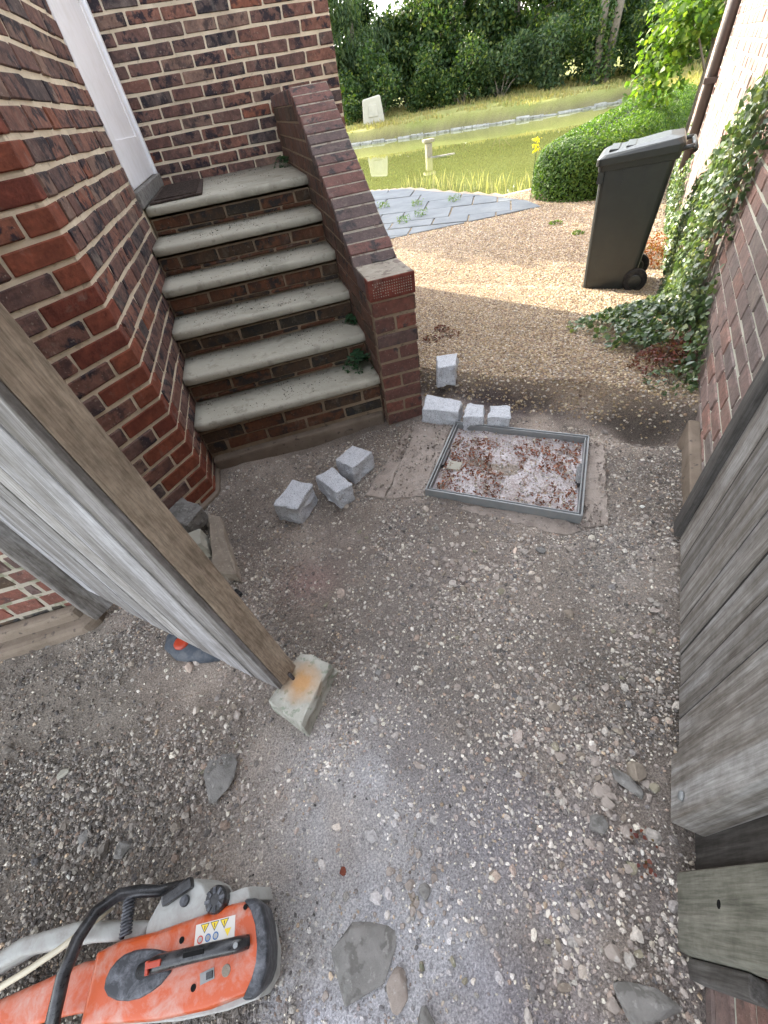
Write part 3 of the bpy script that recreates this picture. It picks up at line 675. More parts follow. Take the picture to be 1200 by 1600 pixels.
# sloping coping, bricks on edge
L0 = Vector((0, 2.178, .752)); L1 = Vector((0, 3.262, 1.404)); dvec = (L1-L0); nC = 17; ang = math.atan2(dvec.z, dvec.y)
R = Matrix.Rotation(ang, 3, 'X'); pit = dvec.length/nC
cm = []
for vv in range(4):
    mb = MB().box(-.1085, .1085, .004, pit-.005, -.045, .0175); m_ = mb.mesh('brick', M['cope'], bevel=.004, seg=1)
    for v_ in m_.vertices: v_.co.x += random.uniform(-.003, .003); v_.co.y += random.uniform(-.0015, .0015); v_.co.z += random.uniform(-.0015, .0015)
    cm.append(m_)
for i in range(nC):
    p = L0 + dvec*(i/nC); link('brick', random.choice(cm), par, (.5275+random.uniform(-.003, .003), p.y, p.z+random.uniform(-.002, .002)), (ang+random.uniform(-.012, .012), 0, random.uniform(-.01, .01)))
for i in range(16): link('brick', random.choice(cm), par, (.5275, 3.27+i*.0755, 1.396), (0, 0, 0))
mb = MB(); vs_ = [(-.104, 0, -.04), (.104, 0, -.04), (.104, dvec.length, -.04), (-.104, dvec.length, -.04), (-.1055, 0, .0145), (.1055, 0, .0145), (.1055, dvec.length, .0145), (-.1055, dvec.length, .0145)]
mb.add([tuple(R @ Vector(v_) + Vector((.5275, L0.y, L0.z))) for v_ in vs_], [(0, 3, 2, 1), (4, 5, 6, 7), (0, 1, 5, 4), (1, 2, 6, 5), (2, 3, 7, 6), (3, 0, 4, 7)])
mb.build('mortar_bed', M['mortar_cope'], par)
# little bent rod lying on the cap
mb = MB().tube([(.505, 2.168, .795), (.505, 2.170, .779), (.56, 2.158, .777), (.618, 2.168, .779), (.618, 2.170, .795)], .0028, 6); o = mb.build('metal_rod', M['darkiron'], smooth=True)
tag(o, 'thin black bent metal rod lying on top of the brick pier', 'metal rod')

# ------------------------------------------------------------------ right boundary wall
bw = thing('boundary_wall', (*sq(2, .5), 0), 'long pinkish brick wall on the right, ivy on its sunlit far part', 'wall')
S1 = 10.6; S0 = -1.2
def wbox(mb, s0, s1, q0, q1, z0, z1, mi=0):
    return mb.prism([sq(s0, q0), sq(s1, q0), sq(s1, q1), sq(s0, q1)], z0, z1, mi)
wbox(MB(), S0, S1, .506, .9, -.8, 3.4).build('wall', M['mortar_pale'], bw)
wW = Wall(bw, sq(S1, .5), tuple(-AV), z0=-.035, bh=.0625)
for j in range(-8, 44):
    wW.fill(j, 0 if j % 2 == 0 else .0, S1-S0, 'rwall', phase=0, pattern=('s',)) if j % 2 == 0 else (wW.brick(.005, .1025, wW.z0+.075*j+.0375, .0625, 'rwall'), wW.fill(j, .1125, S1-S0, 'rwall', pattern=('s',)))
flush_walls([wW], bw, 290)
# kerb-like footing strip at the wall base near the gate
mb = MB(); wbox(mb, 1.32, 2.02, .455, .503, -.1, .10); mb.build('footing', M['plinth'], bw, bevel=.01)
dp = thing('drainpipe', (*sq(7.75, .43), -.4), 'dark drainpipe running down the sunlit brick wall behind the wheelie bin', 'drainpipe')
x_, y_ = sq(7.75, .44); MB().tube([(x_, y_, -.42), (x_, y_, 3.4)], .055, 12).build('pipe', M['pipe'], dp, smooth=True)
for z_ in (.9, 2.4): mb = MB(); wbox(mb, 7.67, 7.83, .37, .5, z_, z_+.05); mb.build('bracket', M['pipe'], dp)

# ------------------------------------------------------------------ gates
def board_mesh(s0, s1, q0, q1, z0, z1): return wbox(MB(), s0, s1, q0, q1, z0, z1)
def local_build(mb, name, mat, parent, **k): return mb.build(name, M[mat], parent, **k)
rg = thing('gate_leaf', (*sq(.85, .45), .05), 'open wooden gate leaf of grey vertical boards folded back against the right brick wall', 'gate', 'leaves of the wooden gate')
zt = 1.75
edges = [.50, .606, .700, .804, .912, 1.039, 1.163, 1.30]
for i in range(len(edges)-1):
    e0, e1 = edges[i], edges[i+1]; dq = random.uniform(-.002, .002)
    local_build(board_mesh(e0+.0035, e1-.0035, .437+dq, .455, .05, zt), 'board', 'wood', rg, bevel=.004)
    local_build(board_mesh(e0-.0033, e0+.0033, .4395, .4552, .053, zt), 'groove_shade_strip', 'groove', rg)  # dark strip fills the gap, painting in its depth shade and dirt
local_build(board_mesh(1.302, 1.375, .418, .465, .045, zt), 'edge_batten', 'wood_dark', rg, bevel=.005)
local_build(board_mesh(.345, .498, .417, .487, .055, zt), 'stile', 'wood', rg, bevel=.006)
local_build(board_mesh(.5, 1.30, .4555, .4593, .055, zt), 'gap_shade_backing', 'screwhole', rg)  # near-black sheet added behind the boards so the gaps look shaded
for z_ in (.12, .85, 1.55): local_build(board_mesh(.5, 1.30, .4595, .495, z_, z_+.13), 'rail', 'wood_dark', rg, bevel=.004)
x_, y_ = sq(.385, .415); MB().disc((x_, y_, .135), .011, .008, 12, prof=[(.011, 0), (.011, .003), (.008, .007), (.003, .009)], axis=Vector((-NV[0], -NV[1], 0))).build('bolt_head', M['steel'], rg, smooth=True)
# right post
rp = thing('gate_post', (*sq(.2, .47), 0), 'square grey-green timber gate post with a screw hole beside the brick wall', 'gate post', 'gate posts')
mb = board_mesh(.125, .268, .452, .498, -.1, 1.85); local_build(mb, 'post', 'wood_green', rp, bevel=.014, seg=3)
x_, y_ = sq(.205, .4525); MB().disc((x_, y_, .20), .008, .0016, 12, axis=Vector((-NV[0], -NV[1], 0)), prof=[(.008, 0), (.007, .0012)]).build('screw_hole', M['screwhole'], rp)
mb = board_mesh(.09, .123, .470, .499, -.1, .25); local_build(mb, 'packing_strip', 'wood_dark', rp, bevel=.004)
mb = board_mesh(.275, .37, .488, .4985, -.1, .45); local_build(mb, 'packing_strip', 'wood_dark', rp, bevel=.004)

lg_ = thing('gate_leaf', (*sq(.25, -1.1), .1), 'closed wooden gate leaf of weathered grey boards with its brown stile above the rusty stone', 'gate', 'leaves of the wooden gate')
def cross_board(q0, q1, s0, s1, z0, z1): return MB().prism([sq(s0, q0), sq(s1, q0), sq(s1, q1), sq(s0, q1)], z0, z1)
local_build(cross_board(-.735, -.637, .2275, .296, .105, zt), 'stile', 'wood_brown', lg_, bevel=.004)
bd = [-.6355, -.74, -.86, -.975, -1.09, -1.21, -1.33, -1.45, -1.535]
for i in range(len(bd)-1):
    if i: local_build(cross_board(bd[i]-.0025, bd[i]+.0025, .2125, .2274, .125+max(0, -.9-bd[i])*.12, zt), 'groove_shade_strip', 'groove', lg_)  # groove shade and dirt painted as dark strips on this leaf as well
    local_build(cross_board(bd[i+1]+.0025, bd[i]-.002, .210+random.uniform(-.0015, .0015), .2272, .112+max(0, -.9-bd[i])*.12, zt), 'board', 'wood_pale', lg_, bevel=.003)
for z_ in (.2, .85, 1.5): local_build(cross_board(-1.53, -.737, .2285, .285, z_, z_+.13), 'rail', 'wood_brown', lg_, bevel=.004)
x_, y_ = sq(.262, -.632); MB().tube([(x_, y_, .02), (x_, y_, .125)], .006, 8).build('drop_bolt', M['darkiron'], lg_, smooth=True)
lp = thing('gate_post', (*sq(.2, -1.585), 0), 'grey timber gate post fixed to the house corner behind the closed gate leaf', 'gate post', 'gate posts')
local_build(cross_board(-1.622, -1.545, .150, .235, .04, 1.85), 'post', 'wood', lp, bevel=.006)

def lean(root, D, k, zb=.1):
    for o_ in root.children:
        for v_ in o_.data.vertices:
            d_ = k*(v_.co.z + root.location.z - zb); v_.co.x += D[0]*d_; v_.co.y += D[1]*d_
lean(lg_, NV, -.094); lean(lp, NV, -.094); lean(rg, AV, .04)
# ------------------------------------------------------------------ wheelie bin (side towards the camera)
bin_ = thing('wheelie_bin', (*sq(4.95, -.05), -.3), 'dark grey wheelie bin with closed lid standing on the gravel by the ivy', 'wheelie bin')
Bz = -.3
def bpt(s, q, z): x, y = sq(s, q); return (x, y, z)
def loft(rings, cap=True):
    mb = MB(); n = len(rings[0]); v = [p for r_ in rings for p in r_]; f = []
    for i in range(len(rings)-1):
        for k in range(n): f.append((i*n+k, i*n+(k+1) % n, (i+1)*n+(k+1) % n, (i+1)*n+k))
    if cap: f += [tuple(range(n-1, -1, -1)), tuple((len(rings)-1)*n+k for k in range(n))]
    mb.add(v, f); return mb
def rrect(q0, q1, s0, s1, z, r=.04, dz=0):
    out = []
    for (cq, cs, a0) in ((q1-r, s1-r, 0), (q0+r, s1-r, 90), (q0+r, s0+r, 180), (q1-r, s0+r, 270)):
        for k in range(4): an = math.radians(a0+30*k); q = cq+r*math.cos(an); out.append(bpt(cs+r*math.sin(an), q, z+dz*(q-q0)/(q1-q0)))
    return out
prof = [(0, -.285, .075, 4.76, 5.16), (.10, -.292, .10, 4.755, 5.165), (.17, -.297, .155, 4.753, 5.167), (.5, -.315, .175, 4.742, 5.178), (.93, -.335, .205, 4.73, 5.19)]
loft([rrect(q0, q1, s0, s1, Bz+h, .045, .04 if h > .9 else 0) for h, q0, q1, s0, s1 in prof]).build('body', M['bin'], bin_, smooth=False, bevel=.004)
mb = loft([rrect(-.352, .225, 4.712, 5.208, Bz+.93, .04, .045), rrect(-.356, .228, 4.708, 5.212, Bz+.975, .04, .045)]); mb.build('rim', M['bin'], bin_, bevel=.003)
mb = loft([rrect(-.372, .235, 4.695, 5.225, Bz+.965, .04, .055), rrect(-.374, .237, 4.693, 5.227, Bz+1.012, .04, .06), rrect(-.345, .215, 4.72, 5.2, Bz+1.035, .05, .07), rrect(-.25, .12, 4.80, 5.12, Bz+1.052, .05, .06)]); mb.build('lid', M['bin'], bin_, bevel=.004)
mb = MB()
for q_ in (-.30, -.18): mb.prism([sq(4.80, q_), sq(5.12, q_), sq(5.12, q_+.07), sq(4.80, q_+.07)], Bz+1.03+(q_+.3)*.05, Bz+1.062+(q_+.3)*.12)
mb.build('lid_grip', M['bin'], bin_, bevel=.008)
mb = MB()
for s_ in (4.72, 5.2): mb.tube([bpt(s_, .20, Bz+1.03), bpt(s_, .29, Bz+1.045), bpt(s_, .315, Bz+1.01)], .017, 8)
mb.tube([bpt(4.69, .305, Bz+1.035), bpt(5.23, .305, Bz+1.035)], .019, 10); mb.build('handle', M['bin'], bin_, smooth=True)
mb = MB()
for q_ in (-.16, .0): mb.prism([sq(4.722, q_), sq(4.722, q_+.012), sq(4.745, q_+.012), sq(4.745, q_)], Bz+.83, Bz+.93)
mb.prism([sq(4.715, -.345), sq(4.715, -.30), sq(4.78, -.30), sq(4.78, -.345)], Bz+.85, Bz+.93); mb.build('ribs', M['bin'], bin_)
for s_ in (4.725, 5.155):
    w_ = MB(); c0 = bpt(s_, .155, Bz+.10); w_.disc(c0, .1, .045, 24, prof=[(.085, 0), (.1, .008), (.1, .037), (.085, .045), (.06, .045)], axis=Vector((AV[0], AV[1], 0))); wo = w_.build('wheel', M['tyre'], bin_, smooth=False)
    hb = MB().disc(bpt(s_-.004, .155, Bz+.10), .055, .01, 16, axis=Vector((-AV[0], -AV[1], 0)), prof=[(.055, 0), (.05, .006), (.02, .01)]); sub(hb, 'hub', M['bin'], wo)
MB().tube([bpt(4.73, .155, Bz+.10), bpt(5.2, .155, Bz+.10)], .011, 8).build('axle', M['darkiron'], bin_)

# ------------------------------------------------------------------ stones
def rough_solid(rings, mat, name='block', sub=5, amp=.004, sc=25, seed=0, parent=None, bevel=.004):
    """block from bottom and top rings of 4 points, subdivided and roughened"""
    mb = MB(); v = [tuple(p) for r_ in rings for p in r_]; mb.add(v, [(3, 2, 1, 0), (4, 5, 6, 7), (0, 1, 5, 4), (1, 2, 6, 5), (2, 3, 7, 6), (3, 0, 4, 7)])
    me = mb.mesh(name, mat, bevel=bevel, seg=1); bm = bmesh.new(); bm.from_mesh(me)
    es = [e for e in bm.edges if e.calc_length() > .02]; bmesh.ops.subdivide_edges(bm, edges=es, cuts=sub, use_grid_fill=True); bmesh.ops.triangulate(bm, faces=[f for f in bm.faces if len(f.verts) > 4])
    top = max(p[2] for p in v); bm.normal_update()
    for vt in bm.verts:
        p = vt.co; nn = mnoise.noise(Vector((p.x*sc+seed*7, p.y*sc, p.z*sc)))*amp + mnoise.noise(Vector((p.x*sc*3+seed, p.y*sc*3, p.z*sc*3)))*amp*.5
        vt.co = p + vt.normal*nn*(.6 if vt.normal.z > .8 else 1.6)
    bm.to_mesh(me); bm.free(); return me
def sett(quad, z0, z1, label, seed, mat='granite', name='granite_sett', cat='granite sett', group='granite setts', spread=1.04, amp=.0065):
    cx_ = sum(p[0] for p in quad)/4; cy_ = sum(p[1] for p in quad)/4
    def ring(k, z): return [(cx_+(p[0]-cx_)*k, cy_+(p[1]-cy_)*k, z+random.uniform(-.003, .003)) for p in quad]
    me = rough_solid([ring(spread, z0), ring(1.0, z1)], M[mat], name, seed=seed, amp=amp); me.transform(Matrix.Translation((-cx_, -cy_, -z0)))
    o = link(name, me, None, (cx_, cy_, z0)); tag(o, label, cat, group); return o
def cw(q): return q
setts = [
 ([(.17, 1.726), (.247, 1.624), (.124, 1.546), (.061, 1.646)], -.01, .10, 'upper granite sett of the loose three, nearest the brick pier and touching its neighbour'),
 ([(.036, 1.602), (.096, 1.438), (.014, 1.404), (-.058, 1.573)], -.01, .095, 'middle granite sett of the loose three lying askew below the stone steps'),
 ([(-.168, 1.588), (-.081, 1.509), (-.175, 1.375), (-.277, 1.442)], -.01, .105, 'lowest granite sett of the loose three, turned towards the leaning gate leaf'),
 ([(.683, 1.995), (.831, 1.837), (.767, 1.743), (.606, 1.863)], -.01, .105, 'large oblong granite sett in the row between the pier and the manhole'),
 ([(.846, 1.806), (.924, 1.753), (.868, 1.650), (.776, 1.694)], -.01, .10, 'small middle granite sett of the row beside the manhole frame'),
 ([(.948, 1.724), (1.036, 1.677), (.982, 1.580), (.888, 1.633)], -.01, .10, 'small end granite sett of the row, farthest from the brick pier'),
 ([(.84, 2.232), (.965, 2.200), (.89, 2.066), (.785, 2.088)], .07, .195, 'lone granite sett standing on the gravel apart from the others')]
for i, (qd, z0, z1, lb) in enumerate(setts): sett(qd, z0, z1, lb, i)
# kerb stone with rust under the gate leaf
t = NT('rust_stained_stone'); v = t.coord(rand=False); n1 = t.noise(v, 14, 6, .65); col = t.mix(t.ramp(n1, [(.3, (0, 0, 0)), (.7, (1, 1, 1))]), (.27, .265, .225), (.44, .43, .38))
n2 = t.noise(v, 45, 4, .6); col = t.mix(t.math('MULTIPLY', t.ramp(n2, [(.54, (0, 0, 0)), (.62, (1, 1, 1))]), .6), col, (.15, .19, .13))
sx = t.n('ShaderNodeVectorMath', operation='DISTANCE'); t.l(v, sx.inputs[0]); px, py = sq(.25, -.605); KC = (-.275, .587); sx.inputs[1].default_value = (px-KC[0]+.01, py-KC[1]+.002, .10)
st = t.math('ADD', sx.outputs['Value'], t.math('MULTIPLY', t.noise(v, 30, 4, .6), .05)); col = t.mix(t.math('MULTIPLY', t.ramp(st, [(.045, (1, 1, 1)), (.10, (0, 0, 0))]), .85), col, (.42, .22, .08))
t.bsdf(col, .9, .2, bump=n1, bstr=.8, bdist=.008); M['ruststone'] = t.m
sett([(-.258, .700), (-.168, .628), (-.290, .467), (-.380, .572)], -.02, .09, 'old kerb stone stained with rust under the bolt of the gate leaf', 30, 'ruststone', 'kerb_stone', 'kerb stone', None, 1.04, .007)
# broken stones by the quoin
sett([(-.735, 1.70), (-.595, 1.545), (-.665, 1.455), (-.765, 1.54)], .04, .125, 'dark grey three-cornered slab of broken stone resting by the red quoins', 31, 'slate', 'broken_stone', 'stone', 'broken stones at the house corner', 1.02, .006)
sett([(-.69, 1.43), (-.615, 1.44), (-.60, 1.335), (-.675, 1.33)], .0, .10, 'small whitish broken stone between two darker ones at the house corner', 32, 'palestone', 'broken_stone', 'stone', 'broken stones at the house corner', 1.1, .006)
sett([(-.60, 1.56), (-.545, 1.52), (-.475, 1.15), (-.575, 1.20)], -.02, .055, 'long brown wedge of broken kerb lying against the house corner', 33, 'brownstone', 'broken_stone', 'stone', 'broken stones at the house corner', 1.12, .008)
def rock(x, y, sx_, sy_, sz_, mat, label, group='loose rubble stones', seed=0, rz=None, name='loose_stone', z=None, cat='stone'):
    bm = bmesh.new(); rn = random.Random(seed*13+5)
    pts = []
    for i in range(13):
        th = rn.uniform(0, 2*math.pi); ph = rn.uniform(-.9, .9); r = rn.uniform(.82, 1.05)
        pts.append(bm.verts.new((math.cos(th)*math.cos(ph)*r*sx_/2, math.sin(th)*math.cos(ph)*r*sy_/2, max(-.9, min(.8, math.sin(ph)*1.3))*sz_/2)))
    bmesh.ops.convex_hull(bm, input=bm.verts)
    bmesh.ops.delete(bm, geom=[v_ for v_ in bm.verts if not v_.link_faces], context='VERTS')
    bmesh.ops.bevel(bm, geom=bm.edges[:], offset=min(sx_, sy_, sz_)*.05, segments=1, affect='EDGES')
    bmesh.ops.recalc_face_normals(bm, faces=bm.faces)
    me = bpy.data.meshes.new(name); bm.to_mesh(me); bm.free(); me.materials.append(M[mat])
    zg = float(ground_z(np.array([x]), np.array([y]))[0]) if z is None else z
    o = link(name, me, None, (x, y, zg+sz_*.18), (rn.uniform(-.1, .1), rn.uniform(-.1, .1), rn.uniform(0, 6.28) if rz is None else rz)); tag(o, label, cat, group); return o
rock(-.565, .445, .165, .125, .03, 'slate', 'large flat dark grey stone bedded in the gravel near the rusty kerb stone', seed=1, rz=1.2)
rock(-.235, -.03, .20, .15, .03, 'slate', 'broad flat grey slab set in the pale dust right of the orange saw', seed=2, rz=.6)
rock(.300, -.265, .15, .11, .06, 'slate', 'big grey-green rock below the timber gate post at the edge of the dark hollow', seed=3, rz=-.4)
rock(.517, .075, .10, .05, .035, 'slate', 'mottled grey oblong stone beside the bolt of the open gate leaf', seed=4, rz=2.0)
rock(.457, .067, .052, .028, .02, 'pinkstone', 'pale narrow pinkish stone lying beside the mottled grey oblong one', seed=5, rz=2.2)
rock(.56, .09, .09, .05, .05, 'brownstone', 'brownish upright lump of stone tucked under the open gate leaf', seed=6, rz=.9)
rock(.726, .835, .055, .045, .025, 'slate', 'flat dark stone lying just below the manhole frame', seed=7)
rock(.379, .818, .035, .03, .022, 'pinkstone', 'rounded pale stone among crumbs in the middle of the dug ground', seed=8)
rock(.919, .458, .04, .03, .025, 'pinkstone', 'pale pink pebble near the foot of the open gate boards', seed=9)
rock(.663, .555, .045, .035, .03, 'brownstone', 'reddish stone with a flat top in the middle of the dug ground', seed=10)
rock(.009, .286, .042, .024, .018, 'pinkstone', 'thin pinkish stone at the top of the pale dust patch', seed=11)
rock(-1.046, .598, .045, .035, .02, 'palestone', 'pale angular stone on the dark gravel near the house plinth', seed=12)
rock(-.95, .407, .05, .035, .02, 'slate', 'dark flat stone low on the dark gravel above the saw', seed=13)
rock(-.834, .35, .06, .045, .025, 'slate', 'dark blocky stone on the gravel above the saw knob', seed=14)
rock(-.101, .05, .035, .03, .025, 'pinkstone', 'larger pinkish stone in the little heap on the pale dust', seed=15)
rock(-.072, .03, .045, .035, .022, 'slate', 'squarish grey stone in the little heap on the pale dust', seed=16)
rock(-.256, .127, .022, .02, .018, 'red', 'small red brick chip on the pale dust', seed=17)
rock(-.185, -.105, .10, .06, .05, 'pinkstone', 'pinkish broken rock at the lower end of the flat slab', seed=18, rz=1.0)
rock(-.14, -.16, .07, .055, .045, 'slate', 'grey broken rock at the very bottom beside the pinkish one', seed=19)
rock(-.508, .60, .04, .032, .025, 'pinkstone', 'pale stone just below the foot of the leaning gate stile', seed=20)
rock(-.03, .585, .03, .026, .02, 'slate', 'dark round pebble right of the rusty kerb stone', seed=21)
rock(.395, .02, .055, .05, .03, 'slate', 'grey-green rounded stone near the gate post foot', seed=22)
rock(.46, -.012, .05, .04, .03, 'pinkstone', 'pale mauve stone near the gate post foot', seed=23)
rock(.62, -.02, .075, .05, .04, 'slate', 'long dark stone against the foot of the timber post', seed=24)
# scattered mid-size rubble: one object per stone, shared meshes
protos = []
for k in range(6):
    o = rock(0, 0, .03, .024, .016, random.choice(['pinkstone', 'slate', 'pinkstone', 'brownstone', 'oldstone']), 'small loose stone lying on the dug ground', seed=100+k, z=0); protos.append(o)
def scatter_stones(n, cx_, cy_, rx, ry, s0=.7, s1=1.4):
    k = 0
    for _ in range(n*6):
        if k >= n: break
        x, y = random.gauss(cx_, rx), random.gauss(cy_, ry)
        s_, q_ = to_s(x, y), to_q(x, y)
        if q_ > .40 or s_ > 2.0 or (x < .66 and y > 1.88) or (y > 1.05 and x < -.75+.9*(y-1.2)) or not in_frame([(x, y, 0)], -5): continue
        if q_ < -1.5: continue
        p = random.choice(protos); o = p.copy(); COL.objects.link(o); sc = random.uniform(s0, s1)
        o.location = (x, y, float(ground_z(np.array([x]), np.array([y]))[0])+.003*sc); o.scale = (sc, sc*random.uniform(.7, 1.1), sc*random.uniform(.7, 1.1)); o.rotation_euler = (random.uniform(-.4, .4), random.uniform(-.4, .4), random.uniform(0, 6.28)); k += 1
scatter_stones(22, .35, .85, .10, .09); scatter_stones(20, -.09, .04, .035, .04, .4, .9); scatter_stones(24, .5, .02, .10, .09, .6, 1.3); scatter_stones(40, .3, .6, .45, .5, .4, .9)
scatter_stones(16, -.5, .72, .06, .10, .6, 1.1); scatter_stones(14, 1.15, 1.95, .2, .10, .8, 1.6); scatter_stones(26, .9, .5, .15, .35, .4, .9); scatter_stones(20, -.7, .45, .3, .3, .4, .9); scatter_stones(14, .05, 1.1, .2, .15, .5, 1.0); scatter_stones(24, .1, -.1, .35, .12, .4, 1.0)
scatter_stones(12, .48, .02, .10, .10, .9, 1.8); scatter_stones(6, .30, -.16, .14, .06, .9, 1.7); scatter_stones(7, .33, .85, .12, .08, 1.0, 1.5)
for i, p in enumerate(protos): p.location = ([-.15, .2, .62, .5, -.3, .05][i], [.9, .45, .3, .75, .3, .7][i], .006)

# ------------------------------------------------------------------ manhole
mh = thing('manhole_cover', (.84, 1.32, .0), 'square recessed manhole cover with steel frame, filled with dust and rusty leaves', 'manhole cover')
A_ = Vector((.41, 1.306, 0)); U = Vector((.79, -.613, 0)).normalized(); V = Vector((.613, .79, 0)).normalized(); WU, WV = .672, .556
def mp3(u, v, z): p = A_ + U*u + V*v; return (p.x, p.y, z)
def mbox(mb, u0, u1, v0, v1, z0, z1, mi=0):
    v = [mp3(u, w, z) for z in (z0, z1) for w in (v0, v1) for u in (u0, u1)]
    return mb.add(v, [(0, 2, 3, 1), (4, 5, 7, 6), (0, 1, 5, 4), (2, 6, 7, 3), (0, 4, 6, 2), (1, 3, 7, 5)], mi)
def ring_(mb, o0, w, z0, z1):
    mbox(mb, o0, WU-o0, o0, o0+w, z0, z1); mbox(mb, o0, WU-o0, WV-o0-w, WV-o0, z0, z1); mbox(mb, o0, o0+w, o0+w, WV-o0-w, z0, z1); mbox(mb, WU-o0-w, WU-o0, o0+w, WV-o0-w, z0, z1)
mb = MB(); ring_(mb, 0, .008, -.03, .052); mb.build('frame', M['steel'], mh, bevel=.0015, seg=1)
mb = MB(); ring_(mb, .0082, .006, -.03, .040); mb.build('seal', M['darkiron'], mh)
mb = MB(); ring_(mb, .0144, .006, -.02, .050); mb.build('tray_edge', M['steel'], mh, bevel=.0015, seg=1)
nx, ny = 60, 50; vv = []; cc = []
for j in range(ny+1):
    for i in range(nx+1):
        u = .02+(WU-.04)*i/nx; w = .02+(WV-.04)*j/ny; p = mp3(u, w, 0); z = .018+.010*mnoise.noise(Vector((u*9, w*9, 1)))+.004*mnoise.noise(Vector((u*40, w*40, 3))); vv.append((p[0], p[1], z))
ff = [(j*(nx+1)+i, j*(nx+1)+i+1, (j+1)*(nx+1)+i+1, (j+1)*(nx+1)+i) for j in range(ny) for i in range(nx)]
t = NT('tray_fill'); v = t.coord(rand=False); n1 = t.noise(v, 9, 5, .6); n2 = t.noise(v, 120, 4, .7); n3 = t.noise(v, 26, 5, .7, .5)
col = t.ramp(n1, [(.3, (.32, .27, .25)), (.5, (.48, .44, .44)), (.7, (.60, .57, .59))]); col = t.mix(t.math('MULTIPLY', t.ramp(n3, [(.55, (0, 0, 0)), (.64, (1, 1, 1))]), .8), col, (.17, .085, .055)); col = t.mix(.5, col, t.mix(1., col, t.ramp(n2, [(.35, (.4, .4, .4)), (.65, (1.5, 1.5, 1.5))]), 'MULTIPLY'))
t.bsdf(col, .95, .1, bump=n2, bstr=.8, bdist=.005)
mb = MB().add(vv, ff); mb.build('tray_fill', t.m, mh, smooth=True, fix=False)
mb = MB(); mbox(mb, WU-.034, WU-.018, .20, .34, .022, .047); mbox(mb, WU-.040, WU-.030, .215, .325, .030, .040); mb.build('lifting_handle', M['black'], mh, bevel=.003)
mb = MB(); mbox(mb, .020, .034, .20, .33, .018, .040); mb.build('lifting_handle', M['darkiron'], mh, bevel=.003)
mb = MB(); mbox(mb, .05, .115, .19, .25, .026, .030); mb.build('paper_scrap', M['palestone'], mh)
SLABS = [[(.235, 1.36), (.40, 1.30), (.735, 1.76), (.575, 1.885)], [(.145, 1.43), (.228, 1.365), (.565, 1.89), (.50, 1.84)], [(.93, .875), (1.27, 1.335), (1.33, 1.28), (1.03, .84)]]
cs = thing('concrete_surround', (.5, 1.5, 0), 'pale dusty concrete haunching round the manhole frame', 'concrete slab')
def conc(poly, z0, z1, name='slab'):
    out_ = []
    for i in range(len(poly)):
        a_, b_ = poly[i], poly[(i+1) % len(poly)]; L_ = math.hypot(b_[0]-a_[0], b_[1]-a_[1]); n_ = max(1, int(L_/.03)); out_.append(a_)
        for k in range(1, n_): f = k/n_; nx_, ny_ = (b_[1]-a_[1])/L_, -(b_[0]-a_[0])/L_; j_ = random.uniform(-.009, .009); out_.append((a_[0]+(b_[0]-a_[0])*f+nx_*j_, a_[1]+(b_[1]-a_[1])*f+ny_*j_))
    poly = out_
    me = MB().prism(poly, z0, z1).mesh(name, M['concrete'], bevel=.003, seg=1)
    me.transform(Matrix.Translation((-.5, -1.5, 0))); o = bpy.data.objects.new(name, me); COL.objects.link(o); o.parent = cs
conc([(.235, 1.36), (.40, 1.30), (.735, 1.76), (.575, 1.885)], -.03, .020); conc([(.145, 1.43), (.228, 1.365), (.565, 1.89), (.50, 1.84)], -.03, .014)
conc([(.39, 1.27), (.40, 1.30), (.9, .93), (.925, .86), (.86, .86)], -.03, .010); conc([(.93, .875), (1.27, 1.335), (1.33, 1.28), (1.03, .84)], -.03, .017)

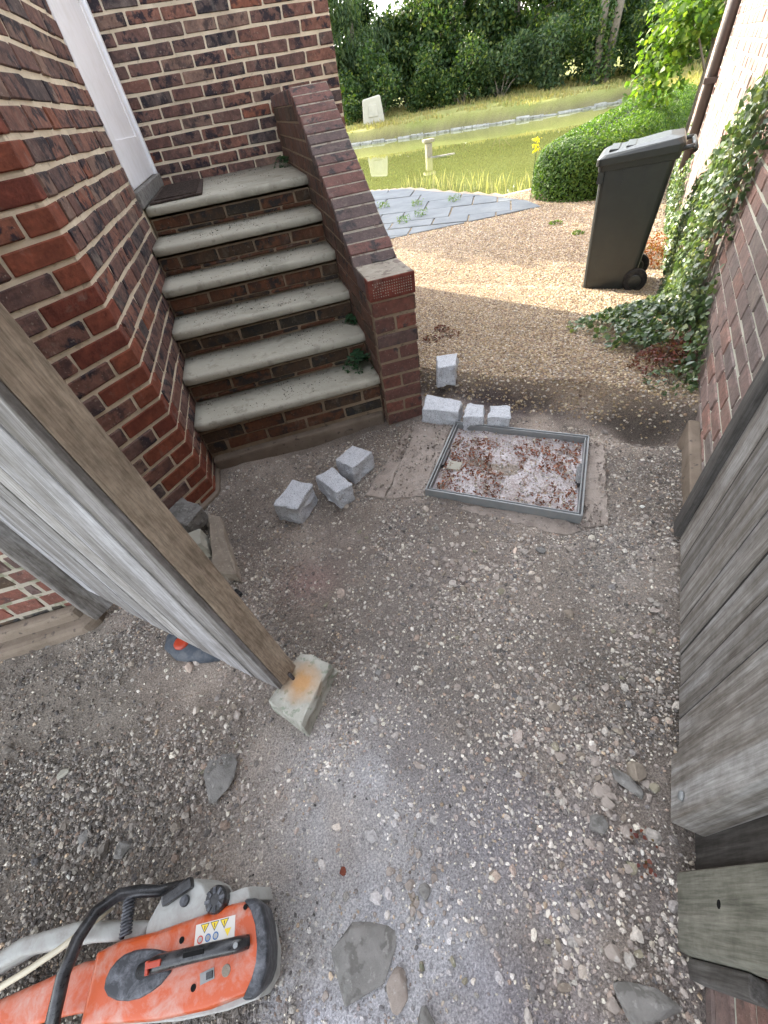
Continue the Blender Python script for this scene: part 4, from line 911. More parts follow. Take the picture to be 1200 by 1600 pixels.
# ------------------------------------------------------------------ scattered instances through geometry nodes
def scatter(name, pts, rot, scl, col, mat, kind='pebble', smooth=False, parent=None, shapes=5):
    me = bpy.data.meshes.new(name); n = len(pts); me.vertices.add(n); me.vertices.foreach_set('co', np.asarray(pts, np.float32).ravel())
    for nm, dt, ar, fld in (('rot', 'FLOAT_VECTOR', rot, 'vector'), ('scl', 'FLOAT_VECTOR', scl, 'vector')):
        a = me.attributes.new(nm, dt, 'POINT'); a.data.foreach_set(fld, np.asarray(ar, np.float32).ravel())
    c4 = np.ones((n, 4), np.float32); c4[:, :3] = col; a = me.attributes.new('pcol', 'FLOAT_COLOR', 'POINT'); a.data.foreach_set('color', c4.ravel())
    me.materials.append(mat)
    o = link(name, me, parent, (0, 0, 0))
    ng = bpy.data.node_groups.new(name+'_nodes', 'GeometryNodeTree'); ng.interface.new_socket('Geometry', in_out='INPUT', socket_type='NodeSocketGeometry'); ng.interface.new_socket('Geometry', in_out='OUTPUT', socket_type='NodeSocketGeometry')
    N = ng.nodes; Lk = ng.links; gi = N.new('NodeGroupInput'); go = N.new('NodeGroupOutput'); jn = N.new('GeometryNodeJoinGeometry')
    for k in range(shapes):
        if kind == 'pebble':
            ic = N.new('GeometryNodeMeshIcoSphere'); ic.inputs['Radius'].default_value = 1; ic.inputs['Subdivisions'].default_value = 2
        else:
            ic = N.new('GeometryNodeMeshGrid'); ic.inputs['Size X'].default_value = 2; ic.inputs['Size Y'].default_value = 1.2; ic.inputs['Vertices X'].default_value = 4; ic.inputs['Vertices Y'].default_value = 3
        sp = N.new('GeometryNodeSetPosition'); ps = N.new('GeometryNodeInputPosition'); nz = N.new('ShaderNodeTexNoise'); nz.inputs['Scale'].default_value = .9; nz.inputs['Detail'].default_value = 1.0
        ad = N.new('ShaderNodeVectorMath'); ad.operation = 'ADD'; ad.inputs[1].default_value = (k*7.3+1, k*3.1, k*5.7); sb = N.new('ShaderNodeVectorMath'); sb.operation = 'SUBTRACT'; sb.inputs[1].default_value = (.5, .5, .5)
        sc = N.new('ShaderNodeVectorMath'); sc.operation = 'SCALE'; sc.inputs['Scale'].default_value = 1.9 if kind == 'pebble' else 1.2
        Lk.new(ps.outputs[0], ad.inputs[0]); Lk.new(ad.outputs[0], nz.inputs['Vector']); Lk.new(nz.outputs['Color'], sb.inputs[0]); Lk.new(sb.outputs[0], sc.inputs[0])
        Lk.new(ic.outputs[0], sp.inputs[0]); Lk.new(sc.outputs[0], sp.inputs['Offset'])
        sh = N.new('GeometryNodeSetShadeSmooth'); sh.inputs['Shade Smooth'].default_value = smooth; Lk.new(sp.outputs[0], sh.inputs[0])
        g2 = N.new('GeometryNodeGeometryToInstance'); Lk.new(sh.outputs[0], g2.inputs[0]); Lk.new(g2.outputs[0], jn.inputs[0])
    sm = N.new('GeometryNodeSetMaterial'); sm.inputs['Material'].default_value = mat; Lk.new(jn.outputs[0], sm.inputs[0])
    ip = N.new('GeometryNodeInstanceOnPoints'); ip.inputs['Pick Instance'].default_value = True
    Lk.new(gi.outputs[0], ip.inputs['Points']); Lk.new(sm.outputs[0], ip.inputs['Instance'])
    ri = N.new('FunctionNodeRandomValue'); ri.data_type = 'INT'; ri.inputs[4].default_value = 0; ri.inputs[5].default_value = shapes-1; Lk.new(ri.outputs[2], ip.inputs['Instance Index'])
    for nm, sock in (('rot', 'Rotation'), ('scl', 'Scale')):
        na = N.new('GeometryNodeInputNamedAttribute'); na.data_type = 'FLOAT_VECTOR'; na.inputs['Name'].default_value = nm
        src = na.outputs[0]
        if nm == 'rot': er = N.new('FunctionNodeEulerToRotation'); Lk.new(src, er.inputs[0]); src = er.outputs[0]
        Lk.new(src, ip.inputs[sock])
    Lk.new(ip.outputs[0], go.inputs[0]); md = o.modifiers.new('scatter', 'NODES'); md.node_group = ng
    return o
def inst_mat(name, rough=.85, spec=.25):
    t = NT(name); a = t.n('ShaderNodeAttribute', attribute_name='pcol'); a.attribute_type = 'INSTANCER'; v = t.coord(rand=False)
    n1 = t.noise(v, 2.2, 4, .6); col = t.mix(.6, a.outputs['Color'], t.mix(1., a.outputs['Color'], t.ramp(n1, [(.3, (.6, .6, .6)), (.7, (1.35, 1.35, 1.35))]), 'MULTIPLY'))
    t.bsdf(col, rough, spec); return t.m
M['pebble'] = inst_mat('gravel_stone'); M['debris'] = inst_mat('leaf_debris', .9)
rng = np.random.default_rng(5)
def ok_ground(x, y):
    s = to_s(x, y); q = to_q(x, y)
    inF = (to_q(x, y) < -1.60) & (x < KX+.05); g1 = (x < C2[0]) & (y > 1.17); g2 = (x < KX+.02) & (y > 1.2) & inF; g3 = (x < KX+.02) & (y > KY)
    st_ = (x < .655) & (y > 1.93); wall_ = q > .495
    u = (x-A_.x)*U.x + (y-A_.y)*U.y; w = (x-A_.x)*V.x + (y-A_.y)*V.y; man = (u > -.005) & (u < WU+.005) & (w > -.005) & (w < WV+.005)
    return ~(g1 | g2 | g3 | (inF & (x > C2[0]) & (y > 1.2)) | st_ | wall_ | man)
def pal(n, stops, jit=.15):
    P = np.array(stops); i = rng.integers(0, len(P), n); c = P[i]*(1+rng.normal(0, jit, (n, 1))); return np.clip(c, .01, .85)
GREY = [(.08, .075, .07), (.62, .58, .52), (.22, .20, .18), (.28, .25, .22), (.16, .145, .135), (.32, .285, .25), (.25, .20, .165), (.12, .115, .115), (.38, .34, .30), (.26, .225, .205), (.19, .175, .165), (.52, .48, .42), (.30, .22, .17)]
PALE = [(.44, .39, .32), (.54, .50, .42), (.38, .33, .27), (.64, .60, .51), (.45, .35, .25), (.34, .32, .28)]
TAN = [(.36, .27, .155), (.44, .345, .21), (.28, .205, .125), (.50, .42, .28), (.24, .18, .14), (.38, .27, .18), (.54, .48, .40), (.20, .14, .11), (.34, .30, .25)]
def pebbles(name, n, xr, yr, dens, rad, stops, flat=(.5, .85), mixdust=0.55, smooth=False, zoff=.25, extra=None, maskf=None, shapes=5, jit=.18):
    x = rng.uniform(*xr, n); y = rng.uniform(*yr, n); k = ok_ground(x, y) & (rng.random(n) < dens(x, y))
    x, y = x[k], y[k]; z = ground_z(x, y); k = frame_mask(x, y, z, 50); x, y, z = x[k], y[k], z[k]; m = len(x)
    r = rad(m, x, y); asp = rng.uniform(.6, 1.0, m); fl = rng.uniform(*flat, m)
    scl = np.stack([r, r*asp, r*asp*fl], 1); rot = np.stack([rng.normal(0, .35, m), rng.normal(0, .35, m), rng.uniform(0, 6.28, m)], 1)
    c = pal(m, stops, jit)
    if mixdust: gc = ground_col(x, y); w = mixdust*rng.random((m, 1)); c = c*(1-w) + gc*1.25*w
    if extra is not None: c = extra(x, y, c)
    return scatter(name, np.stack([x, y, z + scl[:, 2]*zoff], 1), rot, scl, c, M['pebble'], smooth=smooth, shapes=shapes), m
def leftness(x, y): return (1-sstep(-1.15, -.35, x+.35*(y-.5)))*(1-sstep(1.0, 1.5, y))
def dens_near(x, y):
    s = to_s(x, y); q = to_q(x, y); L = leftness(x, y); R_ = sstep(.05, .35, q); n_ = sstep(.38, .62, fbm(x, y, 91, 4, 4.5))
    d = .16 + .50*n_ + .75*L + .55*R_*(.4+.6*n_)
    dust = np.exp(-(((x+.2)/.22)**2+((y-.15)/.25)**2)) + np.exp(-(((x+.2)/.12)**2+((y-1.04)/.1)**2)); d = d*(.16+1.15*sstep(.38, .58, fbm(x, y, 171, 4, 2.6))); dust = dust + .8*np.exp(-(((x-.12)/.16)**2+((y-.6)/.45)**2)) + 1.0*np.exp(-(((x+.22)/.28)**2+((y+.02)/.24)**2)) + .9*np.exp(-(((x+.0)/.10)**2+((y+.05)/.3)**2)) + .6*np.exp(-(((x-.22)/.16)**2+((y+.08)/.16)**2)) + .7*np.exp(-(((x-.35)/.14)**2+((y-.97)/.09)**2)); return np.clip(d*(1-.72*np.clip(dust, 0, 1)), .03, 1)*(s < 2.02)
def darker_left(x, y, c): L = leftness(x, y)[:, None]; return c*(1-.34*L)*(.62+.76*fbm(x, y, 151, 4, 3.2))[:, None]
NB = ((-2.3, 2.1), (-.75, 2.3))
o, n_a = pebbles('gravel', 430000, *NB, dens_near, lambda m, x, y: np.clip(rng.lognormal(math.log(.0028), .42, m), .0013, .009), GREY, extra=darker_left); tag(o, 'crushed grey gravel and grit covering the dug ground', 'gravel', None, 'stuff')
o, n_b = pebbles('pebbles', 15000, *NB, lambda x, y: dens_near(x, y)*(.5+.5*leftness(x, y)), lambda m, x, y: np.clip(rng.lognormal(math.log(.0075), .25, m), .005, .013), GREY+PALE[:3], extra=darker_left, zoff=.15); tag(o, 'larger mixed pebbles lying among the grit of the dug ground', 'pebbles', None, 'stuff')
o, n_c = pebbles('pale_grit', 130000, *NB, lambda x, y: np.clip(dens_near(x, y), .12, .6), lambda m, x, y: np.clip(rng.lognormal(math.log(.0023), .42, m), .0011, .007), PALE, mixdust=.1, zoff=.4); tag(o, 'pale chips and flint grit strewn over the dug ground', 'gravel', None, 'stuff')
def dens_rub(x, y):
    q = to_q(x, y); s = to_s(x, y); m_ = sstep(.50, .70, fbm(x, y, 131, 3, 5)); c = np.exp(-(((x-.4)/.3)**2+((y-.85)/.22)**2)) + np.exp(-(((x-.5)/.18)**2+((y-.05)/.25)**2)) + .8*np.exp(-(((x+.1)/.08)**2+((y-.03)/.1)**2)) + .7*sstep(.2, .4, q) + .8*np.exp(-(((s-2.05)/.08)**2)); return np.clip(.12+m_*(.25+c), 0, 1)*(s < 2.15)
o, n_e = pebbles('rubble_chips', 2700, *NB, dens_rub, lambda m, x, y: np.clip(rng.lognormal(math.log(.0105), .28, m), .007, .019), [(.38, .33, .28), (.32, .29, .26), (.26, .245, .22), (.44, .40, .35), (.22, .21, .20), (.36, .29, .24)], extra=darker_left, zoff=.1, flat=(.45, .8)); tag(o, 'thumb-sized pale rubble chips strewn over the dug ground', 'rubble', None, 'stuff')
def dens_drive(x, y):
    s = to_s(x, y); return sstep(2.04, 2.24, s + .10*(fbm(x, y, 17, 3, 5)-.5))*np.where(poly_sd(x, y, POND) > .2, 1, 0)*(y < 8.9)
o, n_d = pebbles('pea_gravel', 420000, (.55, 6.5), (.9, 8.7), lambda x, y: dens_drive(x, y)*np.clip(1.3-np.hypot(x, y)/8, .35, 1), lambda m, x, y: rng.uniform(.0045, .0085, m)*(1+.09*np.clip(np.hypot(x, y)-3, 0, 5)), TAN, mixdust=.2, smooth=True, zoff=.3); tag(o, 'tan pea gravel of the driveway towards the pond', 'gravel', None, 'stuff')
print('pebbles', n_a, n_b, n_c, n_d)
# debris in the manhole tray
m = 2600; u = .03+(WU-.06)*rng.random(m); w = .03+(WV-.06)*rng.random(m); keep = fbm(u, w, 5, 3, 10) + .35*np.maximum(np.abs(u/WU-.5), np.abs(w/WV-.5))*2*rng.random(m) > .60; u, w = u[keep], w[keep]; m = len(u)
px = A_.x+U.x*u+V.x*w; py = A_.y+U.y*u+V.y*w; r = rng.uniform(.003, .008, m)
cols = pal(m, [(.22, .075, .04), (.16, .06, .035), (.28, .12, .07), (.12, .06, .04), (.30, .2, .15)])
o = scatter('leaf_debris', np.stack([px, py, .024+.006*rng.random(m)], 1), rng.normal(0, .5, (m, 3))+np.stack([0*u, 0*u, rng.uniform(0, 6.28, m)], 1), np.stack([r, r*.8, r], 1), cols, M['debris'], kind='leaf'); tag(o, 'rust brown crumbs of dead leaves in the manhole tray', 'leaf litter', None, 'stuff')
m = 1500; u = .025+(WU-.05)*rng.random(m); w = .025+(WV-.05)*rng.random(m); px = A_.x+U.x*u+V.x*w; py = A_.y+U.y*u+V.y*w; r = np.clip(rng.lognormal(math.log(.0032), .3, m), .002, .008)
o = scatter('tray_grit', np.stack([px, py, .022+0*u], 1), rng.uniform(0, 6, (m, 3)), np.stack([r, r*.8, r*.7], 1), pal(m, PALE+[(.6, .56, .55)]), M['pebble']); tag(o, 'pale grit scattered in the manhole tray', 'grit', None, 'stuff')
# soil and grit spilled over the concrete haunching
m = 9000; sx_ = rng.uniform(.1, 1.4, m); sy_ = rng.uniform(.8, 1.95, m); k = ok_ground(sx_, sy_) & (np.minimum.reduce([poly_sd(sx_, sy_, P_) for P_ in SLABS]) < .01) & (fbm(sx_, sy_, 61, 3, 14) > .42); sx_, sy_ = sx_[k], sy_[k]; m = len(sx_); r = np.clip(rng.lognormal(math.log(.0026), .4, m), .001, .008)
o = scatter('spilled_soil', np.stack([sx_, sy_, .012+.014*rng.random(m)], 1), rng.uniform(0, 6, (m, 3)), np.stack([r*1.3, r, r*.7], 1), pal(m, [(.24, .2, .175), (.3, .26, .22), (.18, .15, .13), (.42, .38, .33)]), M['pebble']); tag(o, 'soil and grit spilled over the concrete round the manhole', 'soil', None, 'stuff')
# dirt crumbs on the steps
px = []; py = []; pz = []; 
for k in range(6):
    n_ = 420 if k < 5 else 500; y1 = (NOSE[k+1] if k < 5 else 4.4)
    for _ in range(n_):
        x = random.uniform(KX+.02, XR-.02); y = random.uniform(NOSE[k]+.03, y1) ; 
        if float(fbm(np.array([x*1.0]), np.array([y]), 7+k, 3, 7)[0]) < .56 and random.random() < .93: continue
        px.append(x); py.append(y); pz.append(TT[k]-.003)
    for _ in range(60): px.append(random.uniform(KX+.02, XR-.02)); py.append(y1-abs(random.gauss(0, .012)) if k < 5 else random.uniform(4.3, 4.48)); pz.append(TT[k]+.001)
m = len(px); r = np.clip(rng.lognormal(math.log(.0022), .35, m), .001, .006)
o = scatter('step_dirt', np.stack([px, py, pz], 1), rng.uniform(0, 6, (m, 3)), np.stack([r, r*.8, r*.7], 1), pal(m, [(.05, .045, .035), (.09, .08, .06), (.04, .045, .03), (.12, .1, .08), (.35, .33, .3)]), M['pebble']); tag(o, 'dark crumbs of dirt and moss strewn on the stone treads', 'dirt', None, 'stuff')

# ------------------------------------------------------------------ foliage
LEAF = {'quad': ([(-.5, 0, 0), (0, -.28, .06), (.5, 0, 0), (0, .28, .06)], [(0, 1, 2, 3)]),
        'ivy': ([(-.5, 0, 0), (-.25, -.42, .04), (.1, -.34, .02), (.55, 0, -.06), (.1, .34, .02), (-.25, .42, .04)], [(0, 1, 2, 3), (0, 3, 4, 5)]),
        'long': ([(-.5, 0, 0), (0, -.13, .03), (.5, 0, -.12), (0, .13, .03)], [(0, 1, 2, 3)]),
        'blade': ([(0, -.02, 0), (.02, .02, 0), (.06, .01, .6), (.12, 0, 1.0)], [(0, 1, 2, 3)])}
def leaves(name, P, Nrm, size, shape, mat, parent=None, spread=.6, yaw=None):
    """leaf-shaped faces at P, facing roughly along Nrm"""
    n = len(P); tv, tf = LEAF[shape]; tv = np.array(tv); k = len(tv)
    Nn = Nrm + rng.normal(0, spread, (n, 3)); Nn /= np.linalg.norm(Nn, axis=1)[:, None]+1e-9
    ref = rng.normal(0, 1, (n, 3)) if yaw is None else yaw + rng.normal(0, .25, (n, 3))
    T = ref - (ref*Nn).sum(1)[:, None]*Nn; T /= np.linalg.norm(T, axis=1)[:, None]+1e-9; B = np.cross(Nn, T)
    size = np.asarray(size).reshape(-1, 1)
    V_ = P[:, None, :] + (tv[None, :, 0:1]*T[:, None, :] + tv[None, :, 1:2]*B[:, None, :] + tv[None, :, 2:3]*Nn[:, None, :])*size[:, :, None]
    F_ = (np.arange(n)[:, None, None]*k + np.array(tf)[None, :, :]).reshape(-1, len(tf[0]))
    V_ = V_.reshape(-1, 3)
    if parent is not None: V_ = V_ - np.array(parent.location)
    me = np_mesh(name, V_, F_, mat); o = bpy.data.objects.new(name, me); COL.objects.link(o); o.parent = parent; return o
def blades(name, x, y, z, h, mat, parent=None, w=.006, lean=.15):
    n = len(x); an = rng.uniform(0, 6.28, n); dx = np.cos(an)*w; dy = np.sin(an)*w; lx = rng.normal(0, lean, n)*h; ly = rng.normal(0, lean, n)*h
    V_ = np.stack([np.stack([x-dx, y-dy, z], 1), np.stack([x+dx, y+dy, z], 1), np.stack([x+lx*.4+dx*.6, y+ly*.4+dy*.6, z+h*.6], 1), np.stack([x+lx, y+ly, z+h], 1)], 1).reshape(-1, 3)
    if parent is not None: V_ = V_ - np.array(parent.location)
    me = np_mesh(name, V_, np.arange(4*n).reshape(n, 4), mat); o = bpy.data.objects.new(name, me); COL.objects.link(o); o.parent = parent; return o

# hedge: a row with a rounded end, clipped round top
hedge = thing('box_hedge', (6.4, 8.2, -.46), 'clipped rounded evergreen hedge along the pond edge behind the wheelie bin', 'hedge')
SP = [(5.75, 7.75), (6.9, 8.75), (8.4, 10.0), (10.0, 11.4), (12.0, 13.2)]
def spine(t_):
    i = min(int(t_*(len(SP)-1)), len(SP)-2); f = t_*(len(SP)-1)-i; return SP[i][0]*(1-f)+SP[i+1][0]*f, SP[i][1]*(1-f)+SP[i+1][1]*f
HW, HH, HB = .82, .86, -.47
def hedge_pt(tl, an, rr=1.0):
    """tl along, an from one foot over the top to the other"""
    x, y = spine(min(max(tl, 0), 1)); dx, dy = .72, .69
    ca, sa = math.cos(an), math.sin(an); w = HW*math.copysign(abs(ca)**.55, ca)*rr; h = HH*abs(sa)**.5*rr
    return x + dy*w, y - dx*w, HB+h, (dy*ca, -dx*ca, sa)
P = []; Nm = []
for _ in range(30000):
    tl = random.random()**1.3; an = random.uniform(0, math.pi); x, y, z, nn_ = hedge_pt(tl, an, random.uniform(.93, 1.04)); b_ = .04*mnoise.noise(Vector((x*3, y*3, z*3))); P.append((x+nn_[0]*b_, y+nn_[1]*b_, z+nn_[2]*b_)); Nm.append(nn_)
for _ in range(9000):       # rounded end
    an = random.uniform(0, math.pi); ph = random.uniform(0, math.pi/2*1.0) ; th_ = random.uniform(-math.pi/2, math.pi/2); ex, ey = -.72, -.69; sx_, sy_ = .69, -.72
    lat = math.sin(th_); fo = math.cos(th_); el = random.random()**.7
    r_ = HW*(1-el**6)**.3*random.uniform(.94, 1.04); x = SP[0][0] + ex*fo*r_*.95 + sx_*lat*r_; y = SP[0][1] + ey*fo*r_*.95 + sy_*lat*r_; z = HB + HH*el**.9
    P.append((x, y, z)); Nm.append((ex*fo+sx_*lat, ey*fo+sy_*lat, el))
P = np.array(P); Nm = np.array(Nm); leaves('foliage', P, Nm, rng.uniform(.035, .06, len(P)), 'quad', M['hedge'], hedge, .7)
rings = []
for i in range(14):
    tl = i/13; ring = []
    for k in range(13): x, y, z, _n = hedge_pt(tl, math.pi*k/12, .90); ring.append((x, y, z if 0 < k < 12 else HB-.1))
    rings.append(ring)
r0 = [(SP[0][0]-.72*.6+(p[0]-SP[0][0])*.55, SP[0][1]-.69*.6+(p[1]-SP[0][1])*.55, HB-.1+(p[2]-HB+.1)*.93) for p in rings[0]]; rings.insert(0, r0)
loft(rings).build('branches', M['core'], hedge, fix=True)

# ivy over the right wall
ivy = thing('ivy', (*sq(3, .45), 0), 'ivy climbing and trailing from the right wall on to the gravel by the bin', 'ivy')
IVP = [(2.2, .03), (2.35, .20), (2.75, .32), (3.03, .50), (3.08, .90), (3.12, 1.22), (3.5, 1.24), (3.8, 1.14), (4.03, .95), (4.6, .73), (5.4, .34), (6.3, .0), (7.4, .25), (9.0, .5), (9.6, .0), (9.4, -.45), (6, -.42), (4.6, -.36), (3.0, -.1), (2.3, .0)]
P = []; Nm = []; NV3 = (-NV[0], -NV[1], .35)
u = rng.uniform(2.1, 9.6, 40000); w = rng.uniform(-.45, 1.4, 40000); sd = poly_sd(u, w, IVP) + .07*(fbm(u, w, 15, 3, 4)-.5)*2
k = (sd < 0.0) & (fbm(u, w, 25, 3, 6) > .40); u, w, sd = u[k], w[k], sd[k]; thick = np.clip(-sd, 0, .11)*rng.random(len(u))
for a_, b_, c_ in zip(u, w, thick): x, y = sq(a_, .488-c_); P.append((x, y, b_)); Nm.append(NV3)
for _ in range(8500):   # mound on the ground
    s_ = random.uniform(2.72, 4.9); wid = .56*math.exp(-((s_-3.3)/.65)**2) + .10; qq = .5 - abs(random.gauss(0, .5))*wid
    if fbm(np.array([s_]), np.array([qq]), 19, 3, 7)[0] < .44: continue
    if qq < .5-wid*1.15: continue
    x, y = sq(s_, qq); hgt = (.26*math.exp(-((s_-3.2)/.8)**2))*max(0, 1-(.5-qq)/(wid+.05))**.8
    P.append((x, y, float(ground_z(np.array([x]), np.array([y]))[0]) + .02 + hgt*random.uniform(.35, 1.05))); Nm.append((-NV[0]*.6, -NV[1]*.6, .9))
P = np.array(P); Nm = np.array(Nm); leaves('foliage', P, Nm, rng.uniform(.02, .046, len(P)), 'ivy', M['ivy'], ivy, .6)
mb = MB()
for _ in range(26):
    s_ = random.uniform(2.4, 4.2); q_ = .47; z_ = random.uniform(-.05, .1); pts_ = []
    for i in range(7): pts_.append((*sq(s_+.5+i*.06+random.uniform(-.04, .04), q_+random.uniform(-.015, .01)), z_+i*random.uniform(.08, .17)))
    mb.tube(pts_, .004, 5)
mb.build('stem', M['bark'], ivy)
def herb(name, label, cat, spots, mat, n, size, h, shape='quad', group=None):
    """low plant: leaves in a dome"""
    for (s_, q_, r_, lb) in spots:
        x0, y0 = sq(s_, q_); z0 = float(ground_z(np.array([x0]), np.array([y0]))[0]); pl = thing(name, (x0, y0, z0), lb, cat, group)
        a_ = rng.uniform(0, 6.28, n); d_ = r_*np.sqrt(rng.random(n)); zz = h*(1-(d_/r_)**2)*rng.uniform(.2, 1.0, n)+.01
        P = np.stack([x0+np.cos(a_)*d_, y0+np.sin(a_)*d_, z0+zz], 1); k = to_q(P[:, 0], P[:, 1]) < .485; P = P[k]
        leaves('foliage', P, np.tile([0, 0, 1.], (len(P), 1)), rng.uniform(size*.6, size*1.2, len(P)), shape, M[mat], pl, .7)
        mb = MB()
        for _ in range(6): a2 = random.uniform(0, 6.28); mb.tube([(x0, y0, z0-.01), (x0+math.cos(a2)*r_*.3, y0+math.sin(a2)*r_*.3, z0+h*.5), (x0+math.cos(a2)*r_*.6, y0+math.sin(a2)*r_*.6, z0+h*.7)], .0025, 5)
        mb.build('stem', M['bark'], pl)
herb('red_weed', '', 'weed', [(2.56, .34, .17, 'dark red leafy weed below the ivy at the foot of the right wall'), (2.78, .46, .14, 'dark red weed creeping up the wall inside the ivy')], 'redleaf', 500, .028, .14)
herb('red_weed', '', 'weed', [(5.75, .28, .34, 'orange-red sunlit weed between the bin and the brick wall')], 'orangeleaf', 1100, .035, .26)
herb('green_weed', '', 'weed', [(2.32, .38, .13, 'small green weed by the wall above the dark hole')], 'ivy', 160, .03, .10)
herb('dry_weed', '', 'weed', [(2.86, -1.02, .09, 'withered reddish weed on the gravel beside the brick pier'), (2.72, -1.10, .07, 'small withered weed touching the brick pier'), (2.98, -1.12, .06, 'tiny withered weed on the gravel behind the pier')], 'redleaf', 90, .02, .03)
herb('gravel_weed', '', 'weed', [(7.55, -1.0, .10, 'small green weed on the gravel in front of the hedge'), (7.0, -.62, .08, 'small green weed on the gravel near the bin')], 'limeleaf', 70, .035, .04)
def fern(x0, y0, z0, r_, n, label):
    pl = thing('fern', (x0, y0, z0), label, 'fern', 'ferns growing on the steps'); P = []; Nm = []
    mb = MB()
    for f_ in range(n):
        a_ = random.uniform(math.pi*.6, math.pi*1.6); L_ = r_*random.uniform(.6, 1.1); pts_ = [(x0+math.cos(a_)*L_*i/7, y0+math.sin(a_)*L_*i/7, z0+.07*math.sin(math.pi*i/8)*(r_/.13)-.03*(i/7)**2) for i in range(8)]
        mb.tube(pts_, .0012, 4)
        for p in pts_[1:]:
            for s_ in (-1, 1): P.append((p[0]-s_*math.sin(a_)*.009, p[1]+s_*math.cos(a_)*.009, p[2])); Nm.append((0, 0, 1))
    mb.build('stalk', M['fern'], pl); leaves('frond', np.array(P), np.array(Nm), rng.uniform(.016, .03, len(P)), 'quad', M['fern'], pl, .35)
fern(.405, 2.185, TT[0]+.01, .13, 20, 'green fern sprouting at the pier end of the lowest tread')
fern(.41, 2.42, TT[1]+.01, .06, 10, 'small dark fern in the corner two treads up beside the parapet')
fern(.40, 4.1, TT[5]+.01, .10, 9, 'little fern at the back of the landing against the parapet')

# ------------------------------------------------------------------ patio
patio = thing('stone_patio', (2.5, 9, -.36), 'blue-grey stone paving between the gravel and the pond with weeds in its joints', 'patio')
PAT = [(-1.5, 7.72), (2.05, 7.52), (3.37, 7.60), (4.72, 7.34), (4.80, 7.95), (4.55, 8.9), (4.15, 10.15), (3.7, 11.45), (2.8, 12.35), (1.0, 12.95), (-1.5, 13.0)]
def clip_poly(poly, clipper):
    out = poly; n = len(clipper)
    for i in range(n):
        ax, ay = clipper[i]; bx, by = clipper[(i+1) % n]; ex, ey = bx-ax, by-ay
        out = clip([(p[0], p[1]) for p in out], ey, -ex, ey*ax-ex*ay)
        if len(out) < 3: return []
    return out
PATC = [(-1.5, 7.72), (4.72, 7.36), (4.80, 7.95), (4.55, 8.9), (4.15, 10.15), (3.7, 11.45), (2.8, 12.35), (1.0, 12.95), (-1.5, 13.0)]
an = math.radians(-28); ca, sa = math.cos(an), math.sin(an); v0 = -8.0
while v0 < 16:
    hgt = random.choice([.45, .6, .75]); u0 = -8.0 + random.random()*.5
    while u0 < 16:
        L_ = random.choice([.45, .6, .75, .9, 1.05]); g_ = .012
        rect = [(u0+g_, v0+g_), (u0+L_-g_, v0+g_), (u0+L_-g_, v0+hgt-g_), (u0+g_, v0+hgt-g_)]
        rect = [(p[0]*ca-p[1]*sa, p[0]*sa+p[1]*ca) for p in rect]
        pc = clip_poly(rect, PATC)
        if len(pc) > 2:
            ar = abs(sum(pc[i][0]*pc[(i+1) % len(pc)][1]-pc[(i+1) % len(pc)][0]*pc[i][1] for i in range(len(pc))))/2
            if ar > .02 and in_frame([(p[0], p[1], -.34) for p in pc], 60):
                zt_ = -.345+random.uniform(-.006, .006); MB().prism(pc, -.52, zt_).build('paving_slab', M['paving'], patio, bevel=.006, seg=1)
        u0 += L_
    v0 += hgt
for i, (x0, y0, lb) in enumerate([(3.25, 9.4, 'green weed tuft in the middle joint of the patio'), (3.0, 8.5, 'larger green weed tuft near the gravel side of the patio'), (2.6, 8.3, 'low weed tuft at the patio edge nearest the parapet'), (3.9, 9.1, 'weed tuft in a patio joint towards the hedge'), (2.7, 9.9, 'thin weed tuft on the patio towards the pond')]):
    pl = thing('patio_weed', (x0, y0, -.34), lb, 'weed', 'weeds in the patio joints'); n_ = 90; a_ = rng.uniform(0, 6.28, n_); d_ = .13*np.sqrt(rng.random(n_)); P = np.stack([x0+np.cos(a_)*d_, y0+np.sin(a_)*d_*.7, -.34+rng.random(n_)*.10], 1)
    leaves('foliage', P, np.tile([0, 0, 1.], (n_, 1)), rng.uniform(.03, .06, n_), 'long', M['limeleaf'], pl, .8)

# ------------------------------------------------------------------ pond edge, reeds, bank
n_ = 2600; x = rng.uniform(1.5, 6.2, n_); y = rng.uniform(8.6, 14.5, n_); d = poly_sd(x, y, POND); k = (d < .05) & (d > -.7 - .9*vnoise(x*.8, y*.8, 4)**2) & (fbm(x, y, 33, 3, 2.2) > .47); x, y = x[k], y[k]
o = blades('reeds', x, y, np.full(len(x), WATER_Z-.03), rng.uniform(.10, .42, len(x)), M['reed'], None, .0022, .16); tag(o, 'thin straw-coloured grasses standing in the near edge of the pond', 'reeds', None, 'stuff')
n_ = 60000; x = rng.uniform(0, 26, n_); y = rng.uniform(14, 38, n_); d = poly_sd(x, y, POND); far = .55*x+.835*y > 17; k = far & (d > .35) & (d < 8) & (fbm(x, y, 44, 3, .9) > .34); x, y = x[k], y[k]
o = blades('bank_grass', x, y, ground_z(x, y, False)-.02, rng.uniform(.06, .22, len(x)), M['drygrass'], None, .02, .3); tag(o, 'dry grass on the bank beyond the pond', 'grass', None, 'stuff')
